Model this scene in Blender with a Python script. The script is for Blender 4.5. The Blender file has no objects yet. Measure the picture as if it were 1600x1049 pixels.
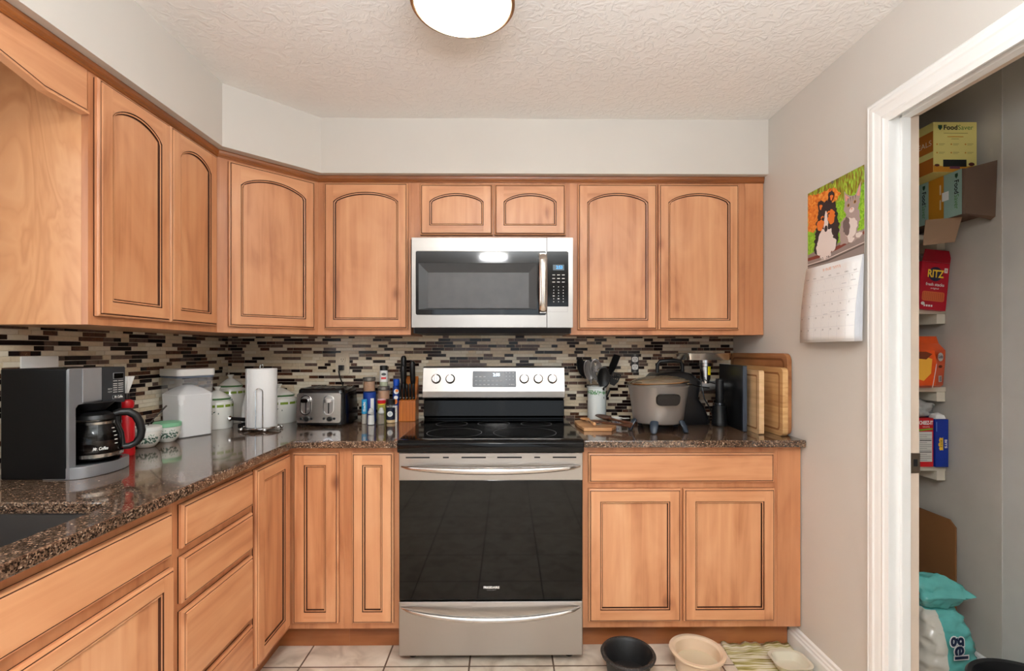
import bpy, bmesh, math, random
from mathutils import Vector, Matrix, geometry
PI = math.pi
C = bpy.context.scene.collection
SC = bpy.context.scene
random.seed(7)

# ------------------------------------------------------------------ camera
EYE = 1.2907
cd = bpy.data.cameras.new('camera'); cam = bpy.data.objects.new('camera', cd); C.objects.link(cam)
cam.location = (0, 0, EYE); cam.rotation_euler = (PI/2, 0, -0.0087)
cd.sensor_width = 36; cd.lens = 743.13/1600*36; cd.shift_x = 0.0002; cd.shift_y = 0.01456
cd.clip_start = 0.02; cd.clip_end = 60
SC.camera = cam
SC.view_settings.view_transform = 'Standard'; SC.view_settings.look = 'None'
SC.view_settings.gamma = 1; SC.view_settings.use_curve_mapping = False
SC.view_settings.exposure = 0.5
try:
    SC.cycles.use_denoising = True; SC.cycles.max_bounces = 10; SC.cycles.diffuse_bounces = 6
    SC.cycles.glossy_bounces = 5; SC.cycles.transmission_bounces = 8; SC.cycles.caustics_reflective = False
    SC.cycles.caustics_refractive = False; SC.cycles.sample_clamp_indirect = 6
except Exception: pass

# room planes (metres; camera at x=y=0, looking to +y)
XL, XR, YB, YR, ZC = -1.539, 1.248, 2.627, -3.3, 2.395

# ------------------------------------------------------------------ world + lights
w = bpy.data.worlds.new('world'); SC.world = w; w.use_nodes = True
nt = w.node_tree
bg = nt.nodes['Background']
sky = nt.nodes.new('ShaderNodeTexSky'); sky.sky_type = 'HOSEK_WILKIE'; sky.turbidity = 4; sky.sun_direction = (0.3, -0.4, 0.85)
nt.links.new(sky.outputs[0], bg.inputs[0]); bg.inputs[1].default_value = 1.1
def area(name, loc, rot, sx, sy, power, col=(1, 1, 1)):
    l = bpy.data.lights.new(name, 'AREA'); l.shape = 'ELLIPSE' if 'ceiling' in name else 'RECTANGLE'; l.size = sx; l.size_y = sy; l.energy = power; l.color = col
    o = bpy.data.objects.new(name, l); C.objects.link(o); o.location = loc; o.rotation_euler = rot
    return o
# daylight entering through the patio door behind the camera and through the window above the sink
area('patio_daylight', (-0.1, YR+0.03, 1.15), (PI/2, 0, 0), 2.2, 1.9, 12, (0.86, 0.94, 1.0))
area('sink_window_daylight', (XL+0.02, 0.62, 1.62), (0, -PI/2, 0), 0.75, 1.0, 3.5, (0.9, 0.96, 1.0))
# fill light added beside the camera, aimed up like a bounced flash
area('bounce_fill', (0.2, -0.25, 1.75), (PI, 0, 0), 1.1, 0.9, 72, (0.88, 0.95, 1.0))
# added fill, unseen behind the camera: one light down, one up per lamp
for lx, ly, le in ((-0.15, -0.55, 22), (-0.15, -2.1, 5)):
    area('ceiling_fill_down', (lx, ly, 2.27), (0, 0, 0), 0.28, 0.28, le*.9, (0.96, 0.97, 1.0))
    u = area('ceiling_fill_up', (lx, ly, 2.25), (PI, 0, 0), 0.5, 0.5, le*.45, (0.92, 0.96, 1.0))

# ------------------------------------------------------------------ helpers
def S(r, g, b):
    f = lambda c: (c/255/12.92 if c/255 <= .04045 else ((c/255+.055)/1.055)**2.4)
    return (f(r), f(g), f(b), 1)
MATS = {}
def mat(name, col=(200, 200, 200), rough=.5, metal=0, spec=.5, coat=0, emit=None, es=0, trans=0, ior=1.45, alpha=1, noise=0, nscale=40, bump=0, bscale=200, sub=0):
    if name in MATS: return MATS[name]
    m = bpy.data.materials.new(name); m.use_nodes = True; n = m.node_tree; b = n.nodes['Principled BSDF']
    b.inputs['Base Color'].default_value = S(*col); b.inputs['Roughness'].default_value = rough
    b.inputs['Metallic'].default_value = metal; b.inputs['Specular IOR Level'].default_value = spec
    b.inputs['Coat Weight'].default_value = coat; b.inputs['Coat Roughness'].default_value = .1
    b.inputs['Transmission Weight'].default_value = trans; b.inputs['IOR'].default_value = ior; b.inputs['Alpha'].default_value = alpha
    if sub: b.inputs['Subsurface Weight'].default_value = sub; b.inputs['Subsurface Scale'].default_value = .01
    if emit: b.inputs['Emission Color'].default_value = S(*emit); b.inputs['Emission Strength'].default_value = es
    g = n.nodes.new('ShaderNodeNewGeometry')
    if noise:
        t = n.nodes.new('ShaderNodeTexNoise'); t.inputs['Scale'].default_value = nscale; t.inputs['Detail'].default_value = 4
        n.links.new(g.outputs['Position'], t.inputs['Vector'])
        mp = n.nodes.new('ShaderNodeMapRange'); mp.inputs[1].default_value = .25; mp.inputs[2].default_value = .75
        mp.inputs[3].default_value = 1-noise; mp.inputs[4].default_value = 1+noise
        n.links.new(t.outputs['Fac'], mp.inputs[0])
        mx = n.nodes.new('ShaderNodeVectorMath'); mx.operation = 'SCALE'; mx.inputs[0].default_value = S(*col)[:3]
        n.links.new(mp.outputs[0], mx.inputs['Scale']); n.links.new(mx.outputs[0], b.inputs['Base Color'])
    if bump:
        t = n.nodes.new('ShaderNodeTexNoise'); t.inputs['Scale'].default_value = bscale; t.inputs['Detail'].default_value = 3
        n.links.new(g.outputs['Position'], t.inputs['Vector'])
        bp = n.nodes.new('ShaderNodeBump'); bp.inputs['Strength'].default_value = bump; bp.inputs['Distance'].default_value = .002
        n.links.new(t.outputs['Fac'], bp.inputs['Height']); n.links.new(bp.outputs[0], b.inputs['Normal'])
    MATS[name] = m; return m

def ramp(n, stops, interp='LINEAR'):
    r = n.nodes.new('ShaderNodeValToRGB'); r.color_ramp.interpolation = interp
    while len(r.color_ramp.elements) < len(stops): r.color_ramp.elements.new(.5)
    for e, (p, c) in zip(r.color_ramp.elements, stops): e.position = p; e.color = S(*c)
    return r

def wood(name, stops, scale=(28, 28, 1.6), rough=.38, coat=.25, blotch=.5, ring=.0, planks=0):
    if name in MATS: return MATS[name]
    m = bpy.data.materials.new(name); m.use_nodes = True; n = m.node_tree; b = n.nodes['Principled BSDF']; L = n.links
    g = n.nodes.new('ShaderNodeNewGeometry'); oi = n.nodes.new('ShaderNodeObjectInfo')
    ad = n.nodes.new('ShaderNodeVectorMath'); ad.operation = 'MULTIPLY_ADD'
    cb = n.nodes.new('ShaderNodeCombineXYZ')
    for i in range(3): L.new(oi.outputs['Random'], cb.inputs[i])
    L.new(cb.outputs[0], ad.inputs[0]); ad.inputs[1].default_value = (7, 5, 9); L.new(g.outputs['Position'], ad.inputs[2])
    mp = n.nodes.new('ShaderNodeMapping'); mp.inputs['Scale'].default_value = scale; L.new(ad.outputs[0], mp.inputs[0])
    t = n.nodes.new('ShaderNodeTexNoise'); t.inputs['Scale'].default_value = 1; t.inputs['Detail'].default_value = 5; t.inputs['Distortion'].default_value = .6
    L.new(mp.outputs[0], t.inputs['Vector'])
    mp2 = n.nodes.new('ShaderNodeMapping'); mp2.inputs['Scale'].default_value = tuple(6 if s > 10 else 2.2 for s in scale); L.new(ad.outputs[0], mp2.inputs[0])
    t2 = n.nodes.new('ShaderNodeTexNoise'); t2.inputs['Scale'].default_value = 1; t2.inputs['Detail'].default_value = 3; t2.inputs['Distortion'].default_value = 1.2
    L.new(mp2.outputs[0], t2.inputs['Vector'])
    mx = n.nodes.new('ShaderNodeMix'); mx.inputs[0].default_value = blotch
    L.new(t.outputs['Fac'], mx.inputs[2]); L.new(t2.outputs['Fac'], mx.inputs[3])
    src = mx.outputs[0]
    if ring:
        wv = n.nodes.new('ShaderNodeMath'); wv.operation = 'MULTIPLY'; L.new(t2.outputs['Fac'], wv.inputs[0]); wv.inputs[1].default_value = 14
        fr = n.nodes.new('ShaderNodeMath'); fr.operation = 'PINGPONG'; L.new(wv.outputs[0], fr.inputs[0]); fr.inputs[1].default_value = 1
        m3 = n.nodes.new('ShaderNodeMix'); m3.inputs[0].default_value = ring; L.new(src, m3.inputs[2]); L.new(fr.outputs[0], m3.inputs[3]); src = m3.outputs[0]
    if planks:      # glued-up boards of slightly different tone, and a few small knots
        d = n.nodes.new('ShaderNodeVectorMath'); d.operation = 'DOT_PRODUCT'; d.inputs[1].default_value = (planks, planks, 0); L.new(ad.outputs[0], d.inputs[0])
        fl = n.nodes.new('ShaderNodeMath'); fl.operation = 'FLOOR'; L.new(d.outputs['Value'], fl.inputs[0])
        wn = n.nodes.new('ShaderNodeTexWhiteNoise'); wn.noise_dimensions = '1D'; L.new(fl.outputs[0], wn.inputs['W'])
        ma = n.nodes.new('ShaderNodeMath'); ma.operation = 'MULTIPLY_ADD'; L.new(wn.outputs['Value'], ma.inputs[0]); ma.inputs[1].default_value = .13
        sb = n.nodes.new('ShaderNodeMath'); sb.operation = 'SUBTRACT'; L.new(src, sb.inputs[0]); sb.inputs[1].default_value = .065; L.new(sb.outputs[0], ma.inputs[2])
        vo = n.nodes.new('ShaderNodeTexVoronoi'); vo.inputs['Scale'].default_value = 1; m4 = n.nodes.new('ShaderNodeMapping'); m4.inputs['Scale'].default_value = (5, 5, 3.4)
        L.new(ad.outputs[0], m4.inputs[0]); L.new(m4.outputs[0], vo.inputs['Vector'])
        kn = n.nodes.new('ShaderNodeMapRange'); kn.inputs[1].default_value = .02; kn.inputs[2].default_value = .16; kn.inputs[3].default_value = -.22; kn.inputs[4].default_value = 0; L.new(vo.outputs['Distance'], kn.inputs[0])
        s2 = n.nodes.new('ShaderNodeMath'); L.new(ma.outputs[0], s2.inputs[0]); L.new(kn.outputs[0], s2.inputs[1]); src = s2.outputs[0]
    r = ramp(n, stops); L.new(src, r.inputs[0]); L.new(r.outputs[0], b.inputs['Base Color'])
    b.inputs['Roughness'].default_value = rough; b.inputs['Coat Weight'].default_value = coat; b.inputs['Coat Roughness'].default_value = .22
    MATS[name] = m; return m

maple = [(.22, (132, 78, 48)), (.36, (184, 122, 82)), (.46, (202, 141, 99)), (.58, (212, 154, 111)), (.75, (221, 167, 125))]
WV = wood('maple_vertical', maple, planks=9)
WH = wood('maple_horizontal', maple, scale=(1.6, 1.6, 28))
maple_f = [(.30, (160, 100, 64)), (.45, (188, 126, 86)), (.6, (202, 141, 99)), (.75, (210, 151, 109))]
WF = wood('maple_frame', maple_f)
WS = wood('maple_side_panel', [(.2, (178, 116, 72)), (.5, (204, 146, 100)), (.8, (216, 162, 116))], scale=(20, 20, 1.4), blotch=.7, ring=.2)
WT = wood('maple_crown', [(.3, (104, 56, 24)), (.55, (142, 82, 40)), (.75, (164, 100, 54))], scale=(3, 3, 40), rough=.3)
GLAZE_SHADOW = mat('dark_glaze_and_gap_shadow', (70, 34, 16), .6)  # glaze in the grooves, also the painted shadow behind door edges
STEEL = mat('brushed_steel', (178, 173, 168), .3, 1, bump=.05, bscale=300)
STEELD = mat('dark_steel', (120, 116, 112), .35, 1)
CHROME = mat('chrome', (225, 225, 225), .08, 1)
BLACK = mat('black_plastic', (18, 18, 19), .35)
BLACKG = mat('black_gloss', (8, 8, 9), .08, spec=.3)
BLACKM = mat('black_matte', (24, 24, 25), .6)
WHITE = mat('white_plastic', (232, 230, 226), .4)
ENAMEL = mat('white_enamel', (236, 236, 230), .15, coat=.4)
PAPER = mat('white_paper', (238, 238, 236), .8)

class MB:
    def __init__(s): s.v = []; s.f = []; s.m = []; s.M = Matrix()
    def add(s, vs, fs, mi=0):
        k = len(s.v); s.v += [tuple(s.M @ Vector(p)) for p in vs]
        flip = s.M.determinant() < 0
        for i, f in enumerate(fs):
            ff = [k+j for j in f]
            s.f.append(ff[::-1] if flip else ff); s.m.append(mi[i] if isinstance(mi, list) else mi)
        return s
    def box(s, x0, x1, y0, y1, z0, z1, mi=0):
        return s.add([(x0, y0, z0), (x1, y0, z0), (x1, y1, z0), (x0, y1, z0), (x0, y0, z1), (x1, y0, z1), (x1, y1, z1), (x0, y1, z1)],
                     [(0, 3, 2, 1), (4, 5, 6, 7), (0, 1, 5, 4), (1, 2, 6, 5), (2, 3, 7, 6), (3, 0, 4, 7)], mi)
    def hexa(s, lo, hi, mi=0):      # two loops of equal length, lower and upper
        n = len(lo); return s.add(list(lo)+list(hi), [tuple(range(n))[::-1], tuple(range(n, 2*n))]+[(i, (i+1) % n, n+(i+1) % n, n+i) for i in range(n)], mi)
    def lathe(s, prof, c=(0, 0, 0), seg=32, mi=0, close=False, axis='z'):
        vs = []; fs = []; n = len(prof); ms = []
        for k in range(seg):
            a = 2*PI*k/seg
            for r, z in prof:
                p = (r*math.cos(a), r*math.sin(a), z)
                if axis == 'x': p = (p[2], p[0], p[1])
                if axis == 'y': p = (p[1], p[2], p[0])
                vs.append((c[0]+p[0], c[1]+p[1], c[2]+p[2]))
        for k in range(seg):
            k2 = (k+1) % seg
            for i in range(n if close else n-1):
                j = (i+1) % n
                q = [k*n+i, k2*n+i, k2*n+j, k*n+j]
                if prof[i][0] < 1e-6: q = [k*n+i, k2*n+j, k*n+j]
                elif prof[j][0] < 1e-6: q = [k*n+i, k2*n+i, k*n+j]
                fs.append(tuple(q)); ms.append(mi[i] if isinstance(mi, (list, tuple)) else mi)
        return s.add(vs, fs, ms)
    def tube(s, pts, r, seg=10, mi=0, closed=False, caps=True):
        pts = [Vector(p) for p in pts]; n = len(pts); R = r if isinstance(r, (list, tuple)) else [r]*n
        vs = []; fs = []; nrm = None
        for i, p in enumerate(pts):
            if closed: t = (pts[(i+1) % n]-pts[i-1])
            else: t = pts[min(i+1, n-1)]-pts[max(i-1, 0)]
            t.normalize()
            if nrm is None: nrm = t.orthogonal().normalized()
            nrm = (nrm - t*nrm.dot(t)).normalized(); bn = t.cross(nrm)
            for k in range(seg):
                a = 2*PI*k/seg; vs.append(tuple(p+(nrm*math.cos(a)+bn*math.sin(a))*R[i]))
        for i in range(n if closed else n-1):
            j = (i+1) % n
            for k in range(seg):
                k2 = (k+1) % seg; fs.append((i*seg+k, i*seg+k2, j*seg+k2, j*seg+k))
        if caps and not closed: fs += [tuple(range(seg))[::-1], tuple((n-1)*seg+k for k in range(seg))]
        return s.add(vs, fs, mi)
    def prism(s, loops, z0, z1, mi=0, sides=None):   # extruded outline(s) in local xy; later loops are holes
        tri = geometry.tessellate_polygon([[Vector((p[0], p[1], 0)) for p in l] for l in loops])
        fl = [p for l in loops for p in l]; N = len(fl)
        vs = [(p[0], p[1], z0) for p in fl]+[(p[0], p[1], z1) for p in fl]; fs = []; ms = []
        for t in tri:
            a, b, c = [fl[i] for i in t]
            ar = (b[0]-a[0])*(c[1]-a[1])-(b[1]-a[1])*(c[0]-a[0])
            t = tuple(t) if ar > 0 else tuple(t)[::-1]
            fs += [tuple(i+N for i in t), t[::-1]]; ms += [mi, mi]
        k = 0
        for li, l in enumerate(loops):
            n = len(l); A = sum(l[i][0]*l[(i+1) % n][1]-l[(i+1) % n][0]*l[i][1] for i in range(n))
            ccw = (A > 0) != (li > 0)
            for i in range(n):
                j = (i+1) % n; q = (k+i, k+j, k+j+N, k+i+N)
                fs.append(q if ccw else q[::-1]); ms.append(mi if sides is None else sides)
            k += n
        return s.add(vs, fs, ms)
    def flat(s, loop, z=0, mi=0):
        tri = geometry.tessellate_polygon([[Vector((p[0], p[1], 0)) for p in loop]]); fs = []
        for t in tri:
            a, b, c = [loop[i] for i in t]
            ar = (b[0]-a[0])*(c[1]-a[1])-(b[1]-a[1])*(c[0]-a[0]); fs.append(tuple(t) if ar > 0 else tuple(t)[::-1])
        return s.add([(p[0], p[1], z) for p in loop], fs, mi)
    def rect(s, x0, x1, y0, y1, z=0, mi=0): return s.add([(x0, y0, z), (x1, y0, z), (x1, y1, z), (x0, y1, z)], [(0, 1, 2, 3)], mi)
    def text(s, body, x, y, size, z=0, mi=0, align='CENTER', bold=0, shear=0, depth=0, width=None, rot=0):
        cu = bpy.data.curves.new('t', 'FONT'); cu.body = body; cu.size = size; cu.align_x = align; cu.align_y = 'CENTER'
        cu.offset = bold; cu.shear = shear; cu.resolution_u = 3; cu.extrude = depth
        o = bpy.data.objects.new('t', cu); me = bpy.data.meshes.new_from_object(o)
        vs = [tuple(v.co) for v in me.vertices]; fs = [tuple(p.vertices) for p in me.polygons]
        if vs:
            if width:
                xs = [v[0] for v in vs]; k = width/max(1e-6, max(xs)-min(xs)); vs = [(v[0]*k, v[1], v[2]) for v in vs]
            c, sn = math.cos(rot), math.sin(rot)
            s.add([(x+v[0]*c-v[1]*sn, y+v[0]*sn+v[1]*c, z+v[2]) for v in vs], fs, mi)
        bpy.data.objects.remove(o); bpy.data.curves.remove(cu); bpy.data.meshes.remove(me)
        return s
    def build(s, name, mats, parent=None, smooth=35, bevel=0, bseg=2, world=False, loc=None, solid=0, subsurf=0):
        me = bpy.data.meshes.new(name); me.from_pydata(s.v, [], s.f); 
        for m in (mats if isinstance(mats, (list, tuple)) else [mats]): me.materials.append(m)
        for p, mi in zip(me.polygons, s.m): p.material_index = mi
        me.update()
        o = bpy.data.objects.new(name, me); C.objects.link(o)
        if smooth:
            for p in me.polygons: p.use_smooth = True
            me.set_sharp_from_angle(angle=math.radians(smooth))
        if parent:
            o.parent = parent
            if world: o.matrix_parent_inverse = (Matrix.Translation(parent.location) @ parent.rotation_euler.to_matrix().to_4x4()).inverted()
        if loc: o.location = loc
        if solid:
            sm = o.modifiers.new('thickness', 'SOLIDIFY'); sm.thickness = solid; sm.offset = 0
        if bevel:
            b = o.modifiers.new('bevel', 'BEVEL'); b.width = bevel; b.segments = bseg; b.limit_method = 'ANGLE'; b.angle_limit = math.radians(40)
        if subsurf:
            b = o.modifiers.new('smooth', 'SUBSURF'); b.levels = subsurf; b.render_levels = subsurf
        return o
def plane_M(o, u, v):       # local x -> u, local y -> v, local z -> u x v
    u = Vector(u).normalized(); v = Vector(v).normalized(); n = u.cross(v)
    M = Matrix.Identity(4)
    for i in range(3): M[i][0] = u[i]; M[i][1] = v[i]; M[i][2] = n[i]; M[i][3] = o[i]
    return M
def rr(x0, x1, y0, y1, r, n=5):     # rounded rectangle outline, ccw
    out = []
    for cx, cy, a in ((x1-r, y0+r, -PI/2), (x1-r, y1-r, 0), (x0+r, y1-r, PI/2), (x0+r, y0+r, PI)):
        for k in range(n+1): out.append((cx+r*math.cos(a+PI/2*k/n), cy+r*math.sin(a+PI/2*k/n)))
    return out
def ell(cx, cy, rx, ry, n=24, a0=0, a1=2*PI): return [(cx+rx*math.cos(a0+(a1-a0)*k/n), cy+ry*math.sin(a0+(a1-a0)*k/n)) for k in range(n)]
def thing(name, label, cat, loc=(0, 0, 0), rz=0, group=None):
    o = bpy.data.objects.new(name, None); C.objects.link(o); o.empty_display_size = .05
    o.location = loc; o.rotation_euler = (0, 0, rz); o['label'] = label; o['category'] = cat
    if group: o['group'] = group
    return o
def tag(o, label, cat, group=None, kind=None):
    o['label'] = label; o['category'] = cat
    if group: o['group'] = group
    if kind: o['kind'] = kind
    return o
def struct(o): o['kind'] = 'structure'; return o
def dup(root, loc, label, rz=0, group=None):
    r = root.copy(); C.objects.link(r); r.location = loc; r.rotation_euler = (0, 0, rz); r['label'] = label
    if group: r['group'] = group
    for ch in list(root.children):
        c = ch.copy(); C.objects.link(c); c.parent = r
        for g in ch.children: d = g.copy(); C.objects.link(d); d.parent = c
    return r

# ------------------------------------------------------------------ surface materials
PAINT = mat('greige_wall_paint', (206, 201, 194), .75, bump=.12, bscale=60, noise=.02, nscale=3)
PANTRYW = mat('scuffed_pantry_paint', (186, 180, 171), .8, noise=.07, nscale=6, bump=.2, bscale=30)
TRIMW = mat('white_trim_paint', (240, 240, 238), .35)
JAMBIN = mat('unpainted_jamb', (214, 196, 178), .6, noise=.04, nscale=14)
def ceiling_mat():
    m = bpy.data.materials.new('knockdown_ceiling'); m.use_nodes = True; n = m.node_tree; b = n.nodes['Principled BSDF']
    b.inputs['Base Color'].default_value = S(234, 232, 229); b.inputs['Roughness'].default_value = .9
    g = n.nodes.new('ShaderNodeNewGeometry'); t = n.nodes.new('ShaderNodeTexNoise'); t.inputs['Scale'].default_value = 26; t.inputs['Detail'].default_value = 5
    t.inputs['Distortion'].default_value = 1.5
    n.links.new(g.outputs['Position'], t.inputs['Vector']); r = ramp(n, [(.45, (0, 0, 0)), (.6, (255, 255, 255))]); n.links.new(t.outputs['Fac'], r.inputs[0])
    bp = n.nodes.new('ShaderNodeBump'); bp.inputs['Strength'].default_value = .35; bp.inputs['Distance'].default_value = .004
    n.links.new(r.outputs[0], bp.inputs['Height']); n.links.new(bp.outputs[0], b.inputs['Normal']); return m
def floor_mat():
    m = bpy.data.materials.new('cream_floor_tile'); m.use_nodes = True; n = m.node_tree; b = n.nodes['Principled BSDF']; L = n.links
    g = n.nodes.new('ShaderNodeNewGeometry'); mp = n.nodes.new('ShaderNodeMapping'); mp.inputs['Location'].default_value = (.846+3.445*2, -1.943+3.445*3, 0)
    L.new(g.outputs['Position'], mp.inputs[0])
    br = n.nodes.new('ShaderNodeTexBrick'); br.offset = 0; br.inputs['Scale'].default_value = 1; br.inputs['Brick Width'].default_value = .3445
    br.inputs['Row Height'].default_value = .3445; br.inputs['Mortar Size'].default_value = .0035; br.inputs['Mortar Smooth'].default_value = .1
    br.inputs['Color1'].default_value = S(228, 217, 204); br.inputs['Color2'].default_value = S(234, 224, 211); br.inputs['Mortar'].default_value = S(112, 92, 76)
    L.new(mp.outputs[0], br.inputs['Vector'])
    t = n.nodes.new('ShaderNodeTexNoise'); t.inputs['Scale'].default_value = 9; t.inputs['Detail'].default_value = 6; t.inputs['Distortion'].default_value = 1
    L.new(g.outputs['Position'], t.inputs['Vector']); r = ramp(n, [(.3, (200, 186, 172)), (.5, (236, 228, 218)), (.7, (255, 252, 246))]); L.new(t.outputs['Fac'], r.inputs[0])
    mx = n.nodes.new('ShaderNodeMix'); mx.data_type = 'RGBA'; mx.blend_type = 'MULTIPLY'; mx.inputs[0].default_value = .9
    L.new(br.outputs['Color'], mx.inputs[6]); L.new(r.outputs[0], mx.inputs[7]); L.new(mx.outputs[2], b.inputs['Base Color'])
    bp = n.nodes.new('ShaderNodeBump'); bp.invert = True; bp.inputs['Strength'].default_value = .6; bp.inputs['Distance'].default_value = .003
    L.new(br.outputs['Fac'], bp.inputs['Height']); L.new(bp.outputs[0], b.inputs['Normal']); b.inputs['Roughness'].default_value = .35; return m
def granite_mat():
    m = bpy.data.materials.new('brown_granite'); m.use_nodes = True; n = m.node_tree; b = n.nodes['Principled BSDF']; L = n.links
    g = n.nodes.new('ShaderNodeNewGeometry')
    v = n.nodes.new('ShaderNodeTexVoronoi'); v.inputs['Scale'].default_value = 300; L.new(g.outputs['Position'], v.inputs['Vector'])
    sp = n.nodes.new('ShaderNodeSeparateColor'); L.new(v.outputs['Color'], sp.inputs[0])
    r = ramp(n, [(0, (52, 38, 30)), (.22, (84, 64, 50)), (.45, (108, 84, 68)), (.7, (130, 104, 84)), (.88, (156, 130, 108)), (.96, (184, 162, 140))], 'CONSTANT'); L.new(sp.outputs[0], r.inputs[0])
    v2 = n.nodes.new('ShaderNodeTexNoise'); v2.inputs['Scale'].default_value = 70; v2.inputs['Detail'].default_value = 3; L.new(g.outputs['Position'], v2.inputs['Vector'])
    r2 = ramp(n, [(.35, (150, 140, 132)), (.6, (255, 255, 255))]); L.new(v2.outputs['Fac'], r2.inputs[0])
    mx = n.nodes.new('ShaderNodeMix'); mx.data_type = 'RGBA'; mx.blend_type = 'MULTIPLY'; mx.inputs[0].default_value = .8
    L.new(r.outputs[0], mx.inputs[6]); L.new(r2.outputs[0], mx.inputs[7]); L.new(mx.outputs[2], b.inputs['Base Color'])
    b.inputs['Roughness'].default_value = .1; b.inputs['Specular IOR Level'].default_value = .75; b.inputs['Coat Weight'].default_value = .4; b.inputs['Coat Roughness'].default_value = .04; return m
GRANITE = granite_mat()
def marble_mat(name, stops, sc=60, rough=.15):
    m = bpy.data.materials.new(name); m.use_nodes = True; n = m.node_tree; b = n.nodes['Principled BSDF']
    g = n.nodes.new('ShaderNodeNewGeometry'); t = n.nodes.new('ShaderNodeTexNoise'); t.inputs['Scale'].default_value = sc; t.inputs['Detail'].default_value = 4; t.inputs['Distortion'].default_value = 2
    n.links.new(g.outputs['Position'], t.inputs['Vector']); r = ramp(n, stops); n.links.new(t.outputs['Fac'], r.inputs[0]); n.links.new(r.outputs[0], b.inputs['Base Color'])
    b.inputs['Roughness'].default_value = rough; b.inputs['Specular IOR Level'].default_value = .35; return m
TILES = [mat('tile_grout', (206, 190, 166), .8),
         marble_mat('cream_glass_tile', [(.3, (202, 184, 156)), (.7, (216, 200, 174))], 30, .12),
         mat('espresso_glass_tile', (30, 17, 16), .12, spec=.3),
         marble_mat('taupe_glass_tile', [(.3, (84, 66, 58)), (.7, (108, 88, 78))], 30, .12),
         marble_mat('brown_marble_tile', [(.35, (52, 28, 18)), (.5, (96, 60, 42)), (.62, (60, 34, 22)), (.72, (168, 130, 96))], 90, .2),
         marble_mat('ivory_glass_tile', [(.3, (216, 206, 186)), (.7, (226, 216, 198))], 30, .12)]

# ------------------------------------------------------------------ room shell
m = MB(); m.box(XL-.12, 2.1, YR-.12, YB+.12, -.1, 0); struct(m.build('floor', floor_mat(), smooth=0))
m = MB(); m.box(XL-.12, 2.1, YR-.12, YB+.12, ZC, ZC+.1); struct(m.build('ceiling', ceiling_mat(), smooth=0))
m = MB(); m.box(XL-.12, XR+.12, YB, YB+.12, 0, ZC); struct(m.build('wall_back', PAINT, smooth=0))
m = MB()      # left wall with the window over the sink
m.box(XL-.12, XL, YR, .12, 0, ZC); m.box(XL-.12, XL, 1.12, YB, 0, ZC); m.box(XL-.12, XL, .12, 1.12, 0, 1.22); m.box(XL-.12, XL, .12, 1.12, 2.03, ZC)
struct(m.build('wall_left', PAINT, smooth=0))
m = MB()      # right wall with the pantry doorway
m.box(XR, XR+.095, 1.556, YB, 0, ZC); m.box(XR, XR+.095, YR, .76, 0, ZC); m.box(XR, XR+.095, .76, 1.556, 2.072, ZC)
struct(m.build('wall_right', PAINT, smooth=0))
m = MB(); m.box(XL-.12, -1.3, YR-.12, YR, 0, ZC); m.box(1.1, 2.1, YR-.12, YR, 0, ZC); m.box(-1.3, 1.1, YR-.12, YR, 2.15, ZC)
struct(m.build('wall_rear', PAINT, smooth=0))
GLASS = mat('window_glass', (255, 255, 255), .0, trans=1, ior=1.05)
m = MB()      # patio door behind the camera
for a, b_ in ((-1.3, -1.24), (-.13, -.07), (1.04, 1.1)): m.box(a, b_, YR-.1, YR-.03, 0, 2.15)
m.box(-1.3, 1.1, YR-.1, YR-.03, 2.09, 2.15); m.box(-1.3, 1.1, YR-.1, YR-.03, 0, .06)
pd = struct(m.build('door_2', TRIMW, smooth=0)); m = MB(); m.box(-1.24, 1.04, YR-.07, YR-.064, .06, 2.09); m.build('pane', GLASS, pd, smooth=0)
m = MB(); m.box(XL-.1, XL-.04, .12, .16, 1.22, 2.03); m.box(XL-.1, XL-.04, 1.08, 1.12, 1.22, 2.03); m.box(XL-.1, XL-.04, .6, .64, 1.22, 2.03)
m.box(XL-.1, XL-.04, .12, 1.12, 1.22, 1.26); m.box(XL-.1, XL-.04, .12, 1.12, 1.99, 2.03)
wn = struct(m.build('window_1', TRIMW, smooth=0)); m = MB(); m.box(XL-.075, XL-.069, .16, 1.08, 1.26, 1.99); m.build('pane', GLASS, wn, smooth=0)
# soffit above the cabinets (follows the angled corner)
m = MB(); m.prism([[(XL, YR), (-1.178, YR), (-1.178, 1.973), (-.885, 2.266), (XR, 2.266), (XR, YB), (XL, YB)]], 2.134, ZC)
struct(m.build('wall_soffit', PAINT, smooth=0))

def backsplash(name, M, length, z0, rows, rh, seed):
    rnd = random.Random(seed); b = MB(); b.M = M; b.box(0, length, z0, z0+rows*rh, 0, .006, 0); H = .0010; g = .0007
    for r in range(rows):
        u = -rnd.random()*.08; last = -1
        while u < length:
            t = rnd.random()
            k = 1 if t < .27 else 5 if t < .44 else 2 if t < .69 else 3 if t < .85 else 4
            if last == 2 and k == 2 and rnd.random() < .4: k = 5
            L_ = rnd.choice([.034, .050, .050, .068, .102]) if k not in (1, 5) else rnd.choice([.04, .064, .096, .11])
            a, e = max(u+g, .0005), min(u+L_-g, length-.0005); last = k
            if e-a > .004:
                y0, y1 = z0+r*rh+g, z0+(r+1)*rh-g
                b.add([(a, y0, .006), (e, y0, .006), (e, y1, .006), (a, y1, .006), (a+H*.5, y0+H*.5, .008), (e-H*.5, y0+H*.5, .008), (e-H*.5, y1-H*.5, .008), (a+H*.5, y1-H*.5, .008)],
                      [(4, 5, 6, 7), (0, 1, 5, 4), (1, 2, 6, 5), (2, 3, 7, 6), (3, 0, 4, 7)], k)
            u += L_
    return struct(b.build(name, TILES, smooth=0))
backsplash('wall_backsplash_back', plane_M((XL, YB-.0005, 0), (1, 0, 0), (0, 0, 1)), XR-XL, .915, 27, .0170, 3)
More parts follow.
